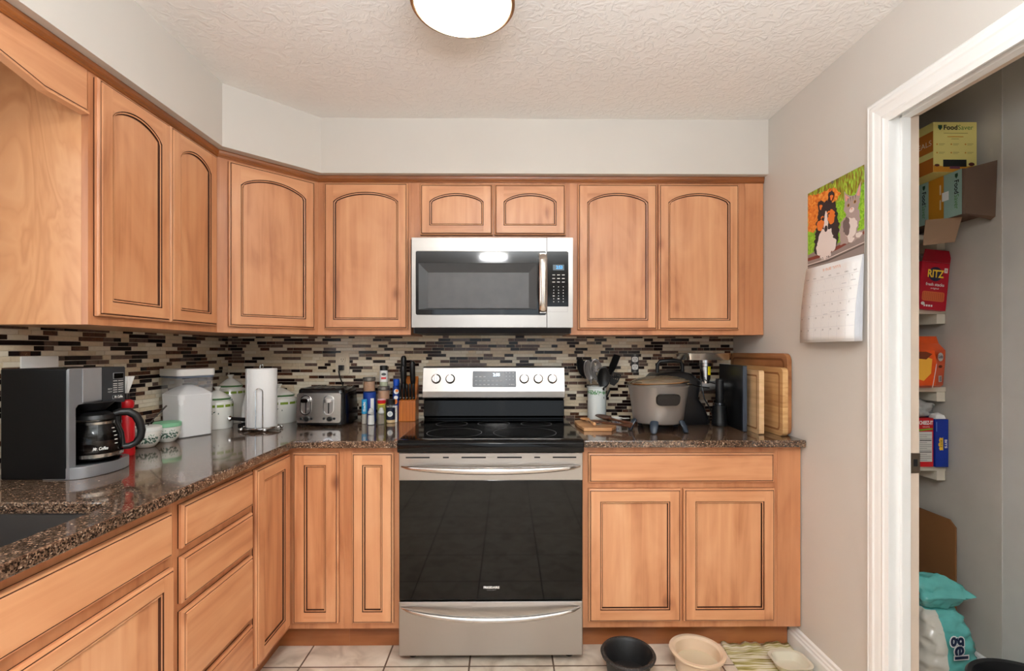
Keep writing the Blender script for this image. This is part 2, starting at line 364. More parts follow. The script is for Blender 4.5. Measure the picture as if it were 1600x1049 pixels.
Ml = plane_M((XL+.0005, YB-.009, 0), (0, -1, 0), (0, 0, 1)); Ml[0][2] = 1   # normal points into the room
backsplash('wall_backsplash_left', Ml, 1.6, .915, 27, .0170, 5)

# baseboards
def base_profile(): return [(0, 0), (.014, 0), (.014, .055), (.0095, .062), (.0095, .07), (.006, .076), (.006, .088), (0, .096)]
def baseboard(name, M, L_):
    b = MB(); b.M = M; p = base_profile(); b.hexa([(0, x, z) for x, z in p], [(L_, x, z) for x, z in p]); return struct(b.build(name, TRIMW, smooth=0))
baseboard('baseboard_right', Matrix(((0, -1, 0, XR), (1, 0, 0, 1.641), (0, 0, 1, 0), (0, 0, 0, 1))), .445)

# pantry doorway: casing, jambs, stop
def casing_prof(): return [(0, 0), (0, .012), (.006, .016), (.012, .014), (.02, .018), (.03, .018), (.036, .015), (.05, .013), (.06, .011), (.066, .013), (.072, .010), (.085, .007), (.085, 0)]
b = MB(); zt = 2.125; y1, y0 = 1.624, .69
cp = casing_prof()
for nm, A, Bp in (('far', (y1, 0), (y1, zt)), ('near', (y0, 0), (y0, zt))):
    sg = -1 if nm == 'far' else 1
    lo = [(XR-d, A[0]+sg*o_, 0) for o_, d in cp]; hi = [(XR-d, A[0]+sg*o_, zt-o_) for o_, d in cp]
    if sg < 0: lo, hi = lo, hi
    b.hexa(lo if sg > 0 else lo[::-1], hi if sg > 0 else hi[::-1])
b.hexa([(XR-d, y1-o_, zt-o_) for o_, d in cp], [(XR-d, y0+o_, zt-o_) for o_, d in cp])
d1 = struct(b.build('door_1', TRIMW, smooth=0))
b = MB(); b.box(XR-.004, XR+.0975, 1.545, 1.556, 0, 2.06); b.box(XR-.004, XR+.0975, .76, .771, 0, 2.06); b.box(XR-.004, XR+.0975, .76, 1.556, 2.06, 2.072)
b.build('jamb', TRIMW, d1, smooth=0)
b = MB(); b.box(XR+.033, XR+.064, 1.535, 1.545, 0, 2.05); b.box(XR+.033, XR+.064, .771, .781, 0, 2.05); b.box(XR+.033, XR+.064, .781, 1.535, 2.048, 2.06)
b.build('door_stop', TRIMW, d1, smooth=0, bevel=.002)
b = MB(); b.box(XR+.0645, XR+.097, 1.5435, 1.5448, 0, 2.059); b.box(XR+.0645, XR+.097, .78, 1.54, 2.0585, 2.0598); b.build('bare_strip', JAMBIN, d1, smooth=0)
b = MB(); b.box(XR+.070, XR+.0985, 1.541, 1.5434, .89, .955, 0); b.box(XR+.077, XR+.090, 1.5405, 1.5412, .912, .935, 1)
sp_ = b.build('strike_plate', [mat('worn_nickel', (150, 140, 128), .35, 1), BLACKM], d1, smooth=0)

# pantry shell
PX, PY0, PY1 = 1.86, .5, 2.42
m = MB(); m.box(PX, PX+.1, 1.775, PY1, 0, ZC); struct(m.build('wall_pantry_right', PANTRYW, smooth=0))
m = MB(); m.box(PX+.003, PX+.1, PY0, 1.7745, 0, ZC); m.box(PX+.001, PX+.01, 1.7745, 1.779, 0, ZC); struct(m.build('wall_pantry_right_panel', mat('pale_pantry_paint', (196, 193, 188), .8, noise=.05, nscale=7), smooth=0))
m = MB(); m.box(XR+.095, PX+.1, PY1, PY1+.1, 0, ZC); struct(m.build('wall_pantry_back', PANTRYW, smooth=0))
m = MB(); m.box(XR+.095, PX+.1, PY0-.1, PY0, 0, ZC); struct(m.build('wall_pantry_front', PANTRYW, smooth=0))
b = MB(); b.M = Matrix(((0, -1, 0, PX), (1, 0, 0, PY0), (0, 0, 1, 0), (0, 0, 0, 1))); p = base_profile()
b.hexa([(0, x, z) for x, z in p], [(PY1-PY0, x, z) for x, z in p]); struct(b.build('baseboard_pantry', TRIMW, smooth=0))

# crown moulding under the soffit
def sweep(b, path, prof, mi=0, z0=0):
    P_ = [Vector(p) for p in path]; rings = []
    for i, p in enumerate(P_):
        d0 = (P_[i]-P_[i-1]).normalized() if i else (P_[1]-P_[0]).normalized()
        d1_ = (P_[i+1]-P_[i]).normalized() if i < len(P_)-1 else d0
        n0 = Vector((d0.y, -d0.x)); n1 = Vector((d1_.y, -d1_.x)); nn = (n0+n1).normalized(); k = 1/max(.3, nn.dot(n0))
        rings.append([(p.x+nn.x*k*o_, p.y+nn.y*k*o_, z0+z) for o_, z in prof])
    n = len(prof); vs = [q for r in rings for q in r]; fs = []
    for i in range(len(rings)-1):
        for j in range(n):
            k2 = (j+1) % n; fs.append((i*n+j, (i+1)*n+j, (i+1)*n+k2, i*n+k2))
    fs.append(tuple(range(n))); fs.append(tuple((len(rings)-1)*n+j for j in range(n))[::-1])
    b.add(vs, fs, mi)
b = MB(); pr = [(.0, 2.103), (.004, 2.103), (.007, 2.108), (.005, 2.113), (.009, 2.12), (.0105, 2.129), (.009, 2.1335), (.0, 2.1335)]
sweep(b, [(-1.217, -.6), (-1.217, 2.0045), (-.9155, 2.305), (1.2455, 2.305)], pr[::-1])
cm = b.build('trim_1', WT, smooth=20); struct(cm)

# ------------------------------------------------------------------ cabinets
def door(parent, name, o, u, W, H, arch=0, st=.045, rail=.045, slab=False, T=.02, v=(0, 0, 1), label=None, side=0):
    """cabinet door or drawer front; o = lower left corner of its back, u along its width"""
    b = MB(); M = plane_M(o, u, v); b.M = M
    R = lambda i: [(i, i), (W-i, i), (W-i, H-i), (i, H-i)]
    rings = [(0, 0, 0), (0, .0035, 2), (0, .011, 0), (.002, .0145, 0), (.006, .0165, 0), (.0068, .0158, 2), (.0088, .0162, 2), (.0098, .0195, 0), (.0105, .02, 0)]  # first dark band paints a shadow gap against the frame; inner ones are glaze
    vs = []; fs = []; ms = []
    for i, z, _ in rings: vs += [(x, y, z) for x, y in R(i)]
    for k in range(len(rings)-1):
        for j in range(4):
            j2 = (j+1) % 4; fs.append((k*4+j, k*4+j2, k*4+4+j2, k*4+4+j)); ms.append(2 if rings[k+1][2] == 2 else (1 if j in (0, 2) else 0))
    fs.append((3, 2, 1, 0)); ms.append(0)
    if slab:
        n = len(rings)-1; fs.append((n*4, n*4+1, n*4+2, n*4+3)); ms.append(1); b.add(vs, fs, ms)
    else:
        b.add(vs, fs, ms); i = rings[-1][0]; zf = .02
        x0, x1, yb = st, W-st, rail; ys = H-rail-arch; N = 18 if arch else 1
        top = [(x1-(x1-x0)*k/N, ys+(arch*(1-((2*k/N-1)**2))**.75 if arch else 0)) for k in range(N+1)]
        b.rect(i, x0, i, H-i, zf, 0); b.rect(x1, W-i, i, H-i, zf, 0); b.rect(x0, x1, i, yb, zf, 1)
        for k in range(N):
            (ax, ay), (bx, by) = top[k], top[k+1]; b.add([(ax, ay, zf), (ax, H-i, zf), (bx, H-i, zf), (bx, by, zf)], [(0, 1, 2, 3)], 1)
        loop = [(x0, yb), (x1, yb)]+top
        cx, cy = W/2, (yb+ys)/2
        def inset(d):
            out = []
            for x, y in loop:
                nx = x+d if x < x0+1e-6 else x-d if x > x1-1e-6 else x
                if y <= yb+1e-6: ny = y+d
                elif abs(y-ys) < 1e-6 and (x < x0+1e-6 or x > x1-1e-6): ny = y-d*1.0
                else: ny = y-d
                out.append((nx, ny))
            return out
        rg = [(0, .02, 0), (.0008, .0155, 2), (.003, .0155, 2), (.0037, .0185, 0), (.0075, .0175, 0), (.0085, .011, 2), (.0108, .011, 2), (.0115, .0125, 0)]
        n = len(loop); vs = []; fs = []; ms = []
        for d, z, _ in rg: vs += [(x, y, z) for x, y in inset(d)]
        for k in range(len(rg)-1):
            for j in range(n):
                j2 = (j+1) % n; fs.append((k*n+j, k*n+j2, (k+1)*n+j2, (k+1)*n+j)); ms.append(rg[k+1][2] if rg[k+1][2] else 0)
        b.add(vs, fs, ms); b.flat(inset(.0115), .0125, 0)
    return b.build(name, [WV, WH, GLAZE_SHADOW], parent, smooth=25, world=True)

GR_U = 'maple wall cabinets'; GR_B = 'maple base cabinets'
UF, UB_, UT = 1.366, 2.627, 2.133      # upper cabinets: bottom, wall, top
# left wall cabinet
t = thing('wall_cabinet', 'maple two-door wall cabinet on the left wall, above the coffee maker', 'cabinet', (-1.38, 1.7, UF), group=GR_U)
b = MB(); b.box(XL+.002, -1.2372, 1.3905, 2.003, UF, UT, 0); b.build('body', WS, t, smooth=0, world=True)
b = MB(); b.box(-1.237, -1.218, 1.391, 2.003, UF, UT); b.build('face_frame', WF, t, smooth=0, world=True)
door(t, 'door', (-1.2175, 1.408, 1.392), (0, 1, 0), .2965, .702, arch=.045)
door(t, 'door', (-1.2175, 1.7085, 1.392), (0, 1, 0), .270, .702, arch=.045)
# valance across the window bay
b = MB(); M = plane_M((-1.237, -.35, 0), (0, 1, 0), (0, 0, 1)); b.M = M
L_ = 1.738
out = [(L_, 2.108), (0, 2.108), (0, 1.985)]; low = [(0, 1.985), (.16, 1.985), (.25, 2.035), (L_-.25, 2.035), (L_-.12, 1.988), (L_, 1.985)]
prv = [(0, 1.9745), (.12, 1.9745), (.18, 1.988), (.25, 2.004), (.34, 2.018), (.46, 2.026), (L_-.46, 2.026), (L_-.34, 2.018), (L_-.244, 2.002), (L_-.18, 1.988), (L_-.126, 1.9745), (L_, 1.9745)]
b.prism([[(L_, 2.106), (0, 2.106)]+prv], 0, .019, 0)
for (ax, ay), (bx, by) in zip(prv[:-1], prv[1:]):
    b.add([(ax, ay, .019), (bx, by, .019), (bx, by, .026), (ax, ay, .026), (ax, ay+.006, .026), (bx, by+.006, .026), (ax, ay+.012, .019), (bx, by+.012, .019)],
          [(0, 1, 2, 3), (3, 2, 5, 4), (4, 5, 7, 6)], [0, 0, 0])
    b.add([(ax, ay+.012, .0195), (bx, by+.012, .0195), (bx, by+.0145, .0195), (ax, ay+.0145, .0195)], [(0, 1, 2, 3)], 1)
tag(b.build('window_valance', [WH, GLAZE_SHADOW], smooth=0), 'scalloped maple valance board over the window bay, left of the cabinets', 'valance')
# corner cabinet
t = thing('wall_cabinet', 'maple angled corner wall cabinet with one arched door', 'cabinet', (-1.3, 2.4, UF), group=GR_U)
b = MB(); b.prism([[(XL+.002, 2.0035), (-1.218, 2.004), (-.916, 2.306), (-.9165, YB-.002), (XL+.002, YB-.002)]], UF, UT); b.build('body', WF, t, smooth=0, world=True)
q = 1/math.sqrt(2)
door(t, 'door', (-1.218+.028+.0005, 2.004+.028-.0005, 1.392), (q, q, 0), .3665, .702, arch=.047)
# single door cabinet
t = thing('wall_cabinet', 'maple one-door wall cabinet between the corner and the microwave', 'cabinet', (-.69, 2.45, UF), group=GR_U)
b = MB(); b.box(-.9155, -.4685, 2.306, YB-.002, UF, UT); b.build('body', WF, t, smooth=0, world=True)
door(t, 'door', (-.881, 2.3055, 1.392), (1, 0, 0), .401, .704, arch=.045)
# over the microwave
t = thing('wall_cabinet', 'short maple two-door wall cabinet directly above the microwave', 'cabinet', (-.08, 2.45, 1.83), group=GR_U)
b = MB(); b.box(-.468, .3005, 2.306, YB-.002, 1.828, UT); b.build('body', WF, t, smooth=0, world=True)
door(t, 'door', (-.421, 2.3055, 1.846), (1, 0, 0), .350, .245, arch=.04)
door(t, 'door', (-.064, 2.3055, 1.846), (1, 0, 0), .344, .245, arch=.04)
# right
t = thing('wall_cabinet', 'maple two-door wall cabinet at the right end, above the frying pot', 'cabinet', (.77, 2.45, UF), group=GR_U)
b = MB(); b.box(.301, 1.244, 2.306, YB-.002, UF, UT); b.build('body', WF, t, smooth=0, world=True)
b = MB(); b.box(1.155, 1.244, 2.304, 2.306, UF+.001, UT-.001); b.build('filler_strip', WF, t, smooth=0, world=True)
door(t, 'door', (.338, 2.3055, 1.39), (1, 0, 0), .384, .704, arch=.045)
door(t, 'door', (.7295, 2.3055, 1.39), (1, 0, 0), .390, .704, arch=.045)

# base cabinets
BZ, BT = .118, .8845
def body(t, x0, x1, y0, y1, m_=WF): b = MB(); b.box(x0, x1, y0, y1, BZ, BT); return b.build('body', m_, t, smooth=0, world=True)
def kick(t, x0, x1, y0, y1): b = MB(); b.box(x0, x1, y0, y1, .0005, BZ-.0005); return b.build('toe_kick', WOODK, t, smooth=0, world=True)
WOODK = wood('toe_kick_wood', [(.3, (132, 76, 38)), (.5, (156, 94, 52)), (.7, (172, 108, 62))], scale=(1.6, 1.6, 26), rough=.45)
t = thing('base_cabinet', 'maple sink base cabinet under the kitchen sink, near left', 'cabinet', (-1.2, .8, 0), group=GR_B)
b = MB(); b.box(XL+.002, XL+.02, .26, 1.316, BZ, BT); b.box(-.942, -.922, .26, 1.316, BZ, BT); b.box(XL+.02, -.942, .26, .28, BZ, BT); b.box(XL+.02, -.942, 1.296, 1.316, BZ, BT); b.box(XL+.02, -.942, .28, 1.296, BZ, BZ+.02)
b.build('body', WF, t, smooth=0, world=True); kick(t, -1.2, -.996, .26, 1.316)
door(t, 'drawer_front', (-.9215, .30, .733), (0, 1, 0), .994, .122, slab=True)
door(t, 'door', (-.9215, .30, .145), (0, 1, 0), .494, .556)
door(t, 'door', (-.9215, .803, .145), (0, 1, 0), .498, .556)
t = thing('base_cabinet', 'maple base cabinet with four stacked drawers', 'cabinet', (-1.2, 1.52, 0), group=GR_B)
body(t, XL+.002, -.922, 1.3165, 1.7125); kick(t, -1.2, -.996, 1.3165, 1.7125)
for z0, z1 in ((.737, .86), (.583, .713), (.335, .56), (.145, .315)): door(t, 'drawer_front', (-.9215, 1.335, z0), (0, 1, 0), .366, z1-z0, slab=True)
t = thing('base_cabinet', 'maple corner base cabinet with two doors meeting at right angles', 'cabinet', (-1.2, 2.2, 0), group=GR_B)
b = MB(); b.prism([[(XL+.002, 1.713), (-.922, 1.713), (-.922, 2.01), (-.69, 2.01), (-.69, YB-.002), (XL+.002, YB-.002)]], BZ, BT); b.build('body', WF, t, smooth=0, world=True)
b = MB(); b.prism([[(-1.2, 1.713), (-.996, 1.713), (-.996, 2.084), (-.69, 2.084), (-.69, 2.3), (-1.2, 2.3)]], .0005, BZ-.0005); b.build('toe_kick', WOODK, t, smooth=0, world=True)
door(t, 'door', (-.9215, 1.722, .143), (0, 1, 0), .266, .717, st=.05, rail=.05)
door(t, 'door', (-.899, 2.0095, .147), (1, 0, 0), .191, .715, st=.05, rail=.05)
t = thing('base_cabinet', 'narrow maple base cabinet with one tall door, left of the range', 'cabinet', (-.57, 2.3, 0), group=GR_B)
body(t, -.6895, -.4555, 2.01, YB-.002); kick(t, -.6895, -.4555, 2.084, 2.4)
door(t, 'door', (-.652, 2.0095, .147), (1, 0, 0), .174, .715, st=.045, rail=.05)
t = thing('base_cabinet', 'maple base cabinet right of the range, wide drawer over two doors', 'cabinet', (.78, 2.3, 0), group=GR_B)
body(t, .317, 1.243, 2.01, YB-.002); kick(t, .317, 1.231, 2.084, 2.4)
b = MB(); b.box(1.145, 1.2432, 2.0085, 2.0105, BZ+.0003, BT-.0003); b.build('filler_strip', WF, t, smooth=0, world=True)
door(t, 'drawer_front', (.34, 2.0095, .734), (1, 0, 0), .784, .124, slab=True)
door(t, 'door', (.34, 2.0095, .148), (1, 0, 0), .390, .560, st=.048, rail=.052)
door(t, 'door', (.7405, 2.0095, .148), (1, 0, 0), .3865, .560, st=.048, rail=.052)

# countertops
b = MB()
hole = rr(-1.40, -.97, .42, 1.185, .035)
b.prism([[(XL+.001, -.6), (-.886, -.6), (-.886, 1.974), (-.4555, 1.974), (-.4555, YB-.009), (XL+.009, YB-.009), (XL+.009, 1.0), (XL+.001, 1.0)], hole], .885, .915)
tag(b.build('countertop', GRANITE, smooth=0, bevel=.004), 'speckled brown stone countertop turning the left corner around the sink', 'countertop', 'stone countertops')
b = MB(); b.box(.3165, XR-.001, 1.974, YB-.009, .885, .915)
tag(b.build('countertop', GRANITE, smooth=0, bevel=.004), 'short speckled brown stone countertop right of the range', 'countertop', 'stone countertops')
# sink
SINKM = mat('sink_steel', (120, 116, 114), .38, 1, bump=.1, bscale=120)
b = MB(); h0, h1, h2 = rr(-1.415, -.955, .405, 1.20, .04), rr(-1.398, -.972, .422, 1.183, .035), rr(-1.38, -.99, .44, 1.165, .05)
n = len(h0)
vs = [(x, y, .8845) for x, y in h0]+[(x, y, .8845) for x, y in h1]+[(x, y, .70) for x, y in h2]
fs = [(k*n+i, k*n+(i+1) % n, (k+1)*n+(i+1) % n, (k+1)*n+i) for k in range(2) for i in range(n)]+[tuple(2*n+i for i in range(n))]
b.add(vs, fs); sk = b.build('kitchen_sink', SINKM, smooth=30, solid=.0015)
tag(sk, 'undermounted dark steel kitchen sink set into the left countertop', 'sink')
b = MB(); b.lathe([(0, .7035), (.03, .7035), (.042, .706), (.042, .7015), (0, .7015)], (-1.19, .8, 0)); b.build('drain', CHROME, sk, world=True)

# ------------------------------------------------------------------ range
IVORY = mat('printed_white', (225, 225, 222), .6)
GREYP = mat('printed_grey', (120, 120, 120), .6)
CYAN = mat('lit_display', (150, 220, 255), .5, emit=(150, 215, 255), es=1.6)
t = thing('kitchen_range', 'stainless steel electric range with black glass oven door and smooth black cooktop', 'range', (-.07, 2.28, 0))
x0, x1 = -.446, .309; FY = 1.954
b = MB(); b.box(x0+.004, x1-.004, FY+.045, 2.6, .035, .9); b.build('body', mat('grey_range_side', (70, 70, 72), .5), t, smooth=0, world=True)
for fx in (-.40, .26):
    for fy in (2.02, 2.5):
        b = MB(); b.lathe([(0, .0005), (.018, .0005), (.02, .012), (.009, .016), (.009, .0345), (0, .0345)], (fx, fy, 0), 16)
        b.build('levelling_foot', BLACK, t, world=True)
# oven door
b = MB()
steel = lambda z0, z1, M_=0: b.box(x0, x1, FY, FY+.04, z0, z1, M_)
steel(.757, .8695); b.box(x0+.001, x1-.001, FY+.002, FY+.04, .264, .757, 1)
od = b.build('oven_door', [STEEL, mat('oven_glass', (5, 5, 5), .04, spec=.38)], t, smooth=0, world=True, bevel=.002)
b = MB(); b.M = plane_M((x0, FY-.0006, 0), (1, 0, 0), (0, 0, 1)); W = x1-x0
for a, e in ((79, 277), (386, 435), (540, 742), (836, 1040), (1143, 1192), (1296, 1492)):
    k = W/(1546-22); v_ = MB(); v_.M = b.M; v_.rect((a-22)*k, (e-22)*k, .848, .854, 0, 0); v_.build('vent_slot', BLACKM, od, smooth=0, world=True)
b.text('FRIGIDAIRE', (1045-636)/814*W, .3165, .0125, 0, 1, bold=.0006, width=.065); b.text('GALLERY', (1045-636)/814*W, .306, .0055, 0, 2, width=.038)
b.build('lettering', [BLACKM, IVORY, GREYP], od, smooth=0, world=True)
def bow_handle(y, zc, bow, dz, r, parent, name='handle'):
    b = MB(); N = 28; vs = []; pts = []; rs = []
    for i in range(N+1):
        s_ = -1+2*i/N; e = (1-abs(s_)**2.2); pts.append((x0+.012+(W-.024)*i/N, FY-.004-.042*max(0, e)**.55, zc+dz*s_*s_)); rs.append(max(.003, r*(.25+.75*max(0, e)**.5)))
    b.tube(pts, rs, 14)
    o = b.build(name, mat('polished_handle_steel', (205, 200, 196), .18, 1), parent, world=True)
    return o
bow_handle(FY, .806, 0, .009, .0145, od)
# warming drawer
b = MB(); b.box(x0, x1, FY, FY+.04, .036, .2585); dr = b.build('storage_drawer', STEEL, t, smooth=0, world=True, bevel=.003)
bow_handle(FY, .208, 0, .028, .0115, dr)
# cooktop
b = MB(); z0, z1 = .8755, .926
pf = [(FY+.0, z0), (FY-.022, z0), (FY-.026, z0+.012), (FY-.024, z1-.012), (FY-.012, z1-.001), (FY+.02, z1), (2.545, z1), (2.545, z0)]
b.hexa([(x0-.002, y, z) for y, z in pf][::-1], [(x1+.002, y, z) for y, z in pf][::-1])
ct = b.build('cooktop', BLACKG, t, smooth=50, world=True, bevel=.003)
b = MB()
for cx, cy, r in ((-.236, 2.11, .122), (.076, 2.11, .140), (-.277, 2.36, .078), (-.069, 2.37, .08), (.142, 2.36, .077)):
    b.lathe([(r-.0022, .9265), (r, .9265)], (cx, cy, 0), 56)
b.build('burner_rings', GREYP, ct, smooth=0, world=True)
# backguard
b = MB(); pf = [(2.60, .926), (2.515, .926), (2.515, .936), (2.50, .945), (2.505, 1.028), (2.53, 1.035), (2.60, 1.035)]
b.hexa([(x0+.005, y, z) for y, z in pf][::-1], [(x1-.012, y, z) for y, z in pf][::-1]); bk = b.build('backguard', BLACKG, t, smooth=40, world=True, bevel=.002)
b = MB(); pf = [(2.60, 1.036), (2.50, 1.036), (2.464, 1.046), (2.462, 1.078), (2.487, 1.2), (2.497, 1.206), (2.60, 1.206)]
b.hexa([(x0+.005, y, z) for y, z in pf][::-1], [(x1-.012, y, z) for y, z in pf][::-1], 0)
cp_ = b.build('control_panel', STEEL, t, smooth=0, world=True, bevel=.0015)
CM = plane_M((0, 2.4632, 1.0815), (1, 0, 0), (0, .025, .122))   # face of the slanted panel, z outwards = -y
b = MB(); b.M = CM @ Matrix.Translation((0, 0, .0018))
b.prism([rr(-.183, .045, .018, .103, .006)], -.001, .0005, 0); 
b.text('2:55', -.058, .083, .022, .0009, 1, bold=.0006, width=.036)
for r_, (yy, n_) in enumerate(((.073, 3), (.052, 7), (.032, 7))):
    for k in range(n_): b.rect(-.170+k*.0215, -.170+k*.0215+.012, yy-.002, yy+.002, .0009, 2)
for i in range(3):
    for j in range(3): b.rect(-.009+j*.018, -.0055+j*.018, .092-i*.018, .0955-i*.018, .0009, 2)
b.rect(.008, .012, .031, .034, .0009, 2); b.rect(.017, .036, .031, .034, .0009, 2)
b.build('display', [mat('display_grey', (68, 72, 78), .25), mat('lit_clock', (225, 240, 255), .5, emit=(225, 240, 255), es=1.5), mat('display_print', (165, 168, 172), .6), GREYP], cp_, smooth=0, world=True)
for kx in (-.371, -.298, .086, .159, .232):
    b = MB(); b.M = CM @ Matrix.Translation((kx, .062, .0))
    b.lathe([(.0255, .0005), (.0255, .004), (.021, .007), (.020, .016), (0, .016)], (0, 0, 0), 28)
    b.box(-.0068, .0068, -.021, .021, .016, .028); b.rect(-.002, .002, .047, .050, .0012, 1); b.rect(-.002, .002, -.050, -.048, .0012, 1); b.build('knob', [mat('satin_knob', (196, 191, 186), .25, 1), GREYP], cp_, world=True, bevel=.0015)

# ------------------------------------------------------------------ microwave
t = thing('microwave_oven', 'stainless over-the-range microwave with black glass door and tall bar handle', 'microwave', (-.07, 2.42, 1.398))
MX, MW_, MY = -.450, .756, 2.229
b = MB(); b.box(MX+.004, MX+MW_-.004, MY+.03, YB-.003, 1.372, 1.819, 0)
b.M = Matrix(); b.add([(MX+.012, MY+.03, 1.372), (MX+MW_-.012, MY+.03, 1.372), (MX+MW_-.012, MY+.004, 1.397), (MX+.012, MY+.004, 1.397), (MX+.012, MY+.03, 1.397), (MX+MW_-.012, MY+.03, 1.397)],
    [(0, 1, 2, 3), (3, 2, 5, 4), (0, 3, 4), (1, 5, 2)], 0)
b.build('body', mat('charcoal_casing', (40, 40, 42), .4), t, smooth=0, world=True)
def mwp(cx, cy): return (MX+(cx-125)/1778, 1.82-(cy-118)/1735)
M0 = plane_M((0, MY, 0), (1, 0, 0), (0, 0, 1))
xs, zs = mwp(1253, 0)[0], 0
gx0, gz1 = mwp(160, 230); gx1, gz0 = mwp(1432, 748); kz0 = mwp(0, 680)[1]
DG = mat('microwave_glass', (24, 25, 27), .06, coat=.3)
b = MB(); b.M = M0
o_ = [(xs-.0008, 1.398), (xs-.0008, 1.8195), (MX, 1.8195), (MX, 1.398)]
b.prism([[(MX, 1.398), (xs-.0008, 1.398), (xs-.0008, 1.8195), (MX, 1.8195)], [(p[0], p[1]) for p in rr(gx0, xs-.004, gz0, gz1, .008)]], -.03, 0, 0)
md = b.build('door', STEEL, t, smooth=0, world=True, bevel=.0012)
b = MB(); b.M = M0
b.prism([rr(gx0+.0003, xs-.0043, gz0+.0003, gz1-.0003, .008), [(p[0], p[1]) for p in rr(*(mwp(183, 0)[0], mwp(1170, 0)[0], mwp(0, 705)[1], mwp(0, 325)[1]), .002)]], -.02, -.001, 0)
a0, a1, a2, a3 = mwp(183, 0)[0], mwp(1170, 0)[0], mwp(0, 705)[1], mwp(0, 325)[1]
c0, c1, c2, c3 = mwp(258, 0)[0], mwp(1103, 0)[0], mwp(0, 690)[1], mwp(0, 400)[1]
b.add([(a0, a2, -.003), (a1, a2, -.003), (a1, a3, -.003), (a0, a3, -.003), (c0, c2, -.014), (c1, c2, -.014), (c1, c3, -.014), (c0, c3, -.014)],
      [(0, 1, 5, 4), (1, 2, 6, 5), (2, 3, 7, 6), (3, 0, 4, 7), (4, 5, 6, 7)], [1, 1, 1, 1, 2])
b.build('window', [DG, mat('mesh_screen_edge', (60, 61, 63), .35, noise=.06, nscale=20), mat('mesh_screen', (84, 84, 86), .38, noise=.12, nscale=18)], md, smooth=0, world=True)
b = MB(); b.M = M0; b.text('Whirlpool', mwp(800, 0)[0], mwp(0, 170)[1], .0155, .0006, 0, shear=.2, width=.062); b.build('lettering', mat('etched_grey', (140, 138, 136), .6), md, smooth=0, world=True)
b = MB(); h0x, hz1 = mwp(1184, 250); h1x, hz0 = mwp(1250, 737); N = 16; vs = []
for i in range(N+1):
    q_ = i/N; z = hz0+(hz1-hz0)*q_; off = .012+.026*(1-(2*q_-1)**4)**.6
    for x_, d in ((h0x, 0), (h0x+.004, .004), ((h0x+h1x)/2, .0065), (h1x-.004, .004), (h1x, 0)): vs.append((x_, MY-off-d, z))
    for x_, d in ((h1x, -.006), (h0x, -.006)): vs.append((x_, MY-off-d, z))
fs = [(i*7+j, i*7+(j+1) % 7, (i+1)*7+(j+1) % 7, (i+1)*7+j) for i in range(N) for j in range(7)]+[tuple(range(7))[::-1], tuple(N*7+j for j in range(7))]
b.add(vs, fs); b.box(h0x+.004, h1x-.004, MY-.022, MY+.001, hz0+.001, hz0+.02); b.box(h0x+.004, h1x-.004, MY-.022, MY+.001, hz1-.02, hz1-.001)
b.build('handle', mat('handle_steel', (200, 192, 184), .2, 1), md, smooth=40, world=True)
b = MB(); b.M = M0
b.prism([[(xs+.0008, 1.398), (MX+MW_, 1.398), (MX+MW_, 1.8195), (xs+.0008, 1.8195)]], -.03, 0, 0)
b.prism([[(xs+.001, kz0)]+[(x_, y_) for x_, y_ in [(gx1, kz0)]]+[(gx1+0*k, gz1-.008+.004*k) for k in range(1)]+[(gx1-.002, gz1-.003), (gx1-.008, gz1), (xs+.001, gz1)]], -.001, .0008, 1)
dx0, dz1 = mwp(1302, 338); dx1, dz0 = mwp(1396, 384); b.rect(dx0, dx1, dz0, dz1, .001, 2)
b.text('2:53', (dx0+dx1)/2+.004, (dz0+dz1)/2, .02, .0012, 3, bold=.0004, width=.030)
for r_, cy in enumerate((422, 451, 480, 519, 546, 569, 593, 616, 640)):
    for k, cx in enumerate((1309, 1349, 1389)):
        X, Z = mwp(cx, cy); w_ = .0065 if r_ < 3 else (.0045 if (r_ == 6 and k == 0) or (r_ == 7 and k == 1) else .0018); b.rect(X-w_, X+w_, Z-.0018, Z+.0018, .001, 4)
q0 = mwp(1258, 724); q1 = mwp(1426, 684); b.rect(q0[0], q1[0], q0[1], q0[1]+.0008, .0006, 5); b.rect(q1[0]-.0008, q1[0], q0[1], q1[1], .0006, 5)
b.build('control_panel', [STEEL, mat('control_glass', (12, 12, 13), .1), mat('dim_lcd', (96, 110, 120), .4), mat('lcd_digits', (70, 150, 215), .5, emit=(60, 150, 230), es=1.2), IVORY, STEELD], t, smooth=0, world=True)

# ------------------------------------------------------------------ ceiling lamp
LX, LY = -.130, 1.382
t = thing('ceiling_light', 'round flush ceiling lamp with frosted dome and brushed metal rim', 'light', (LX, LY, 2.395))
b = MB(); b.lathe([(0, -.001), (.13, -.001), (.143, -.03), (.146, -.085), (.151, -.094), (.151, -.100), (.143, -.102), (.140, -.09), (.135, -.03), (0, -.03)], seg=56)
b.build('rim', mat('brushed_nickel_warm', (170, 158, 140), .25, 1), t)
b = MB(); b.lathe([(.1405, -.1), (.127, -.112), (.10, -.122), (.06, -.129), (0, -.132)], seg=56)
b.build('lamp_shade', mat('lit_frosted_glass', (255, 252, 245), .4, emit=(255, 244, 228), es=9), t)
for lx, ly in ((-.15, -.55), (-.15, -2.1)):  # unseen fixtures added to go with the fill lights behind the camera
    o = dup(t, (lx, ly, 2.395), 'added round ceiling lamp farther back in the room, unseen behind the viewpoint', group='added ceiling lamps behind the viewpoint')

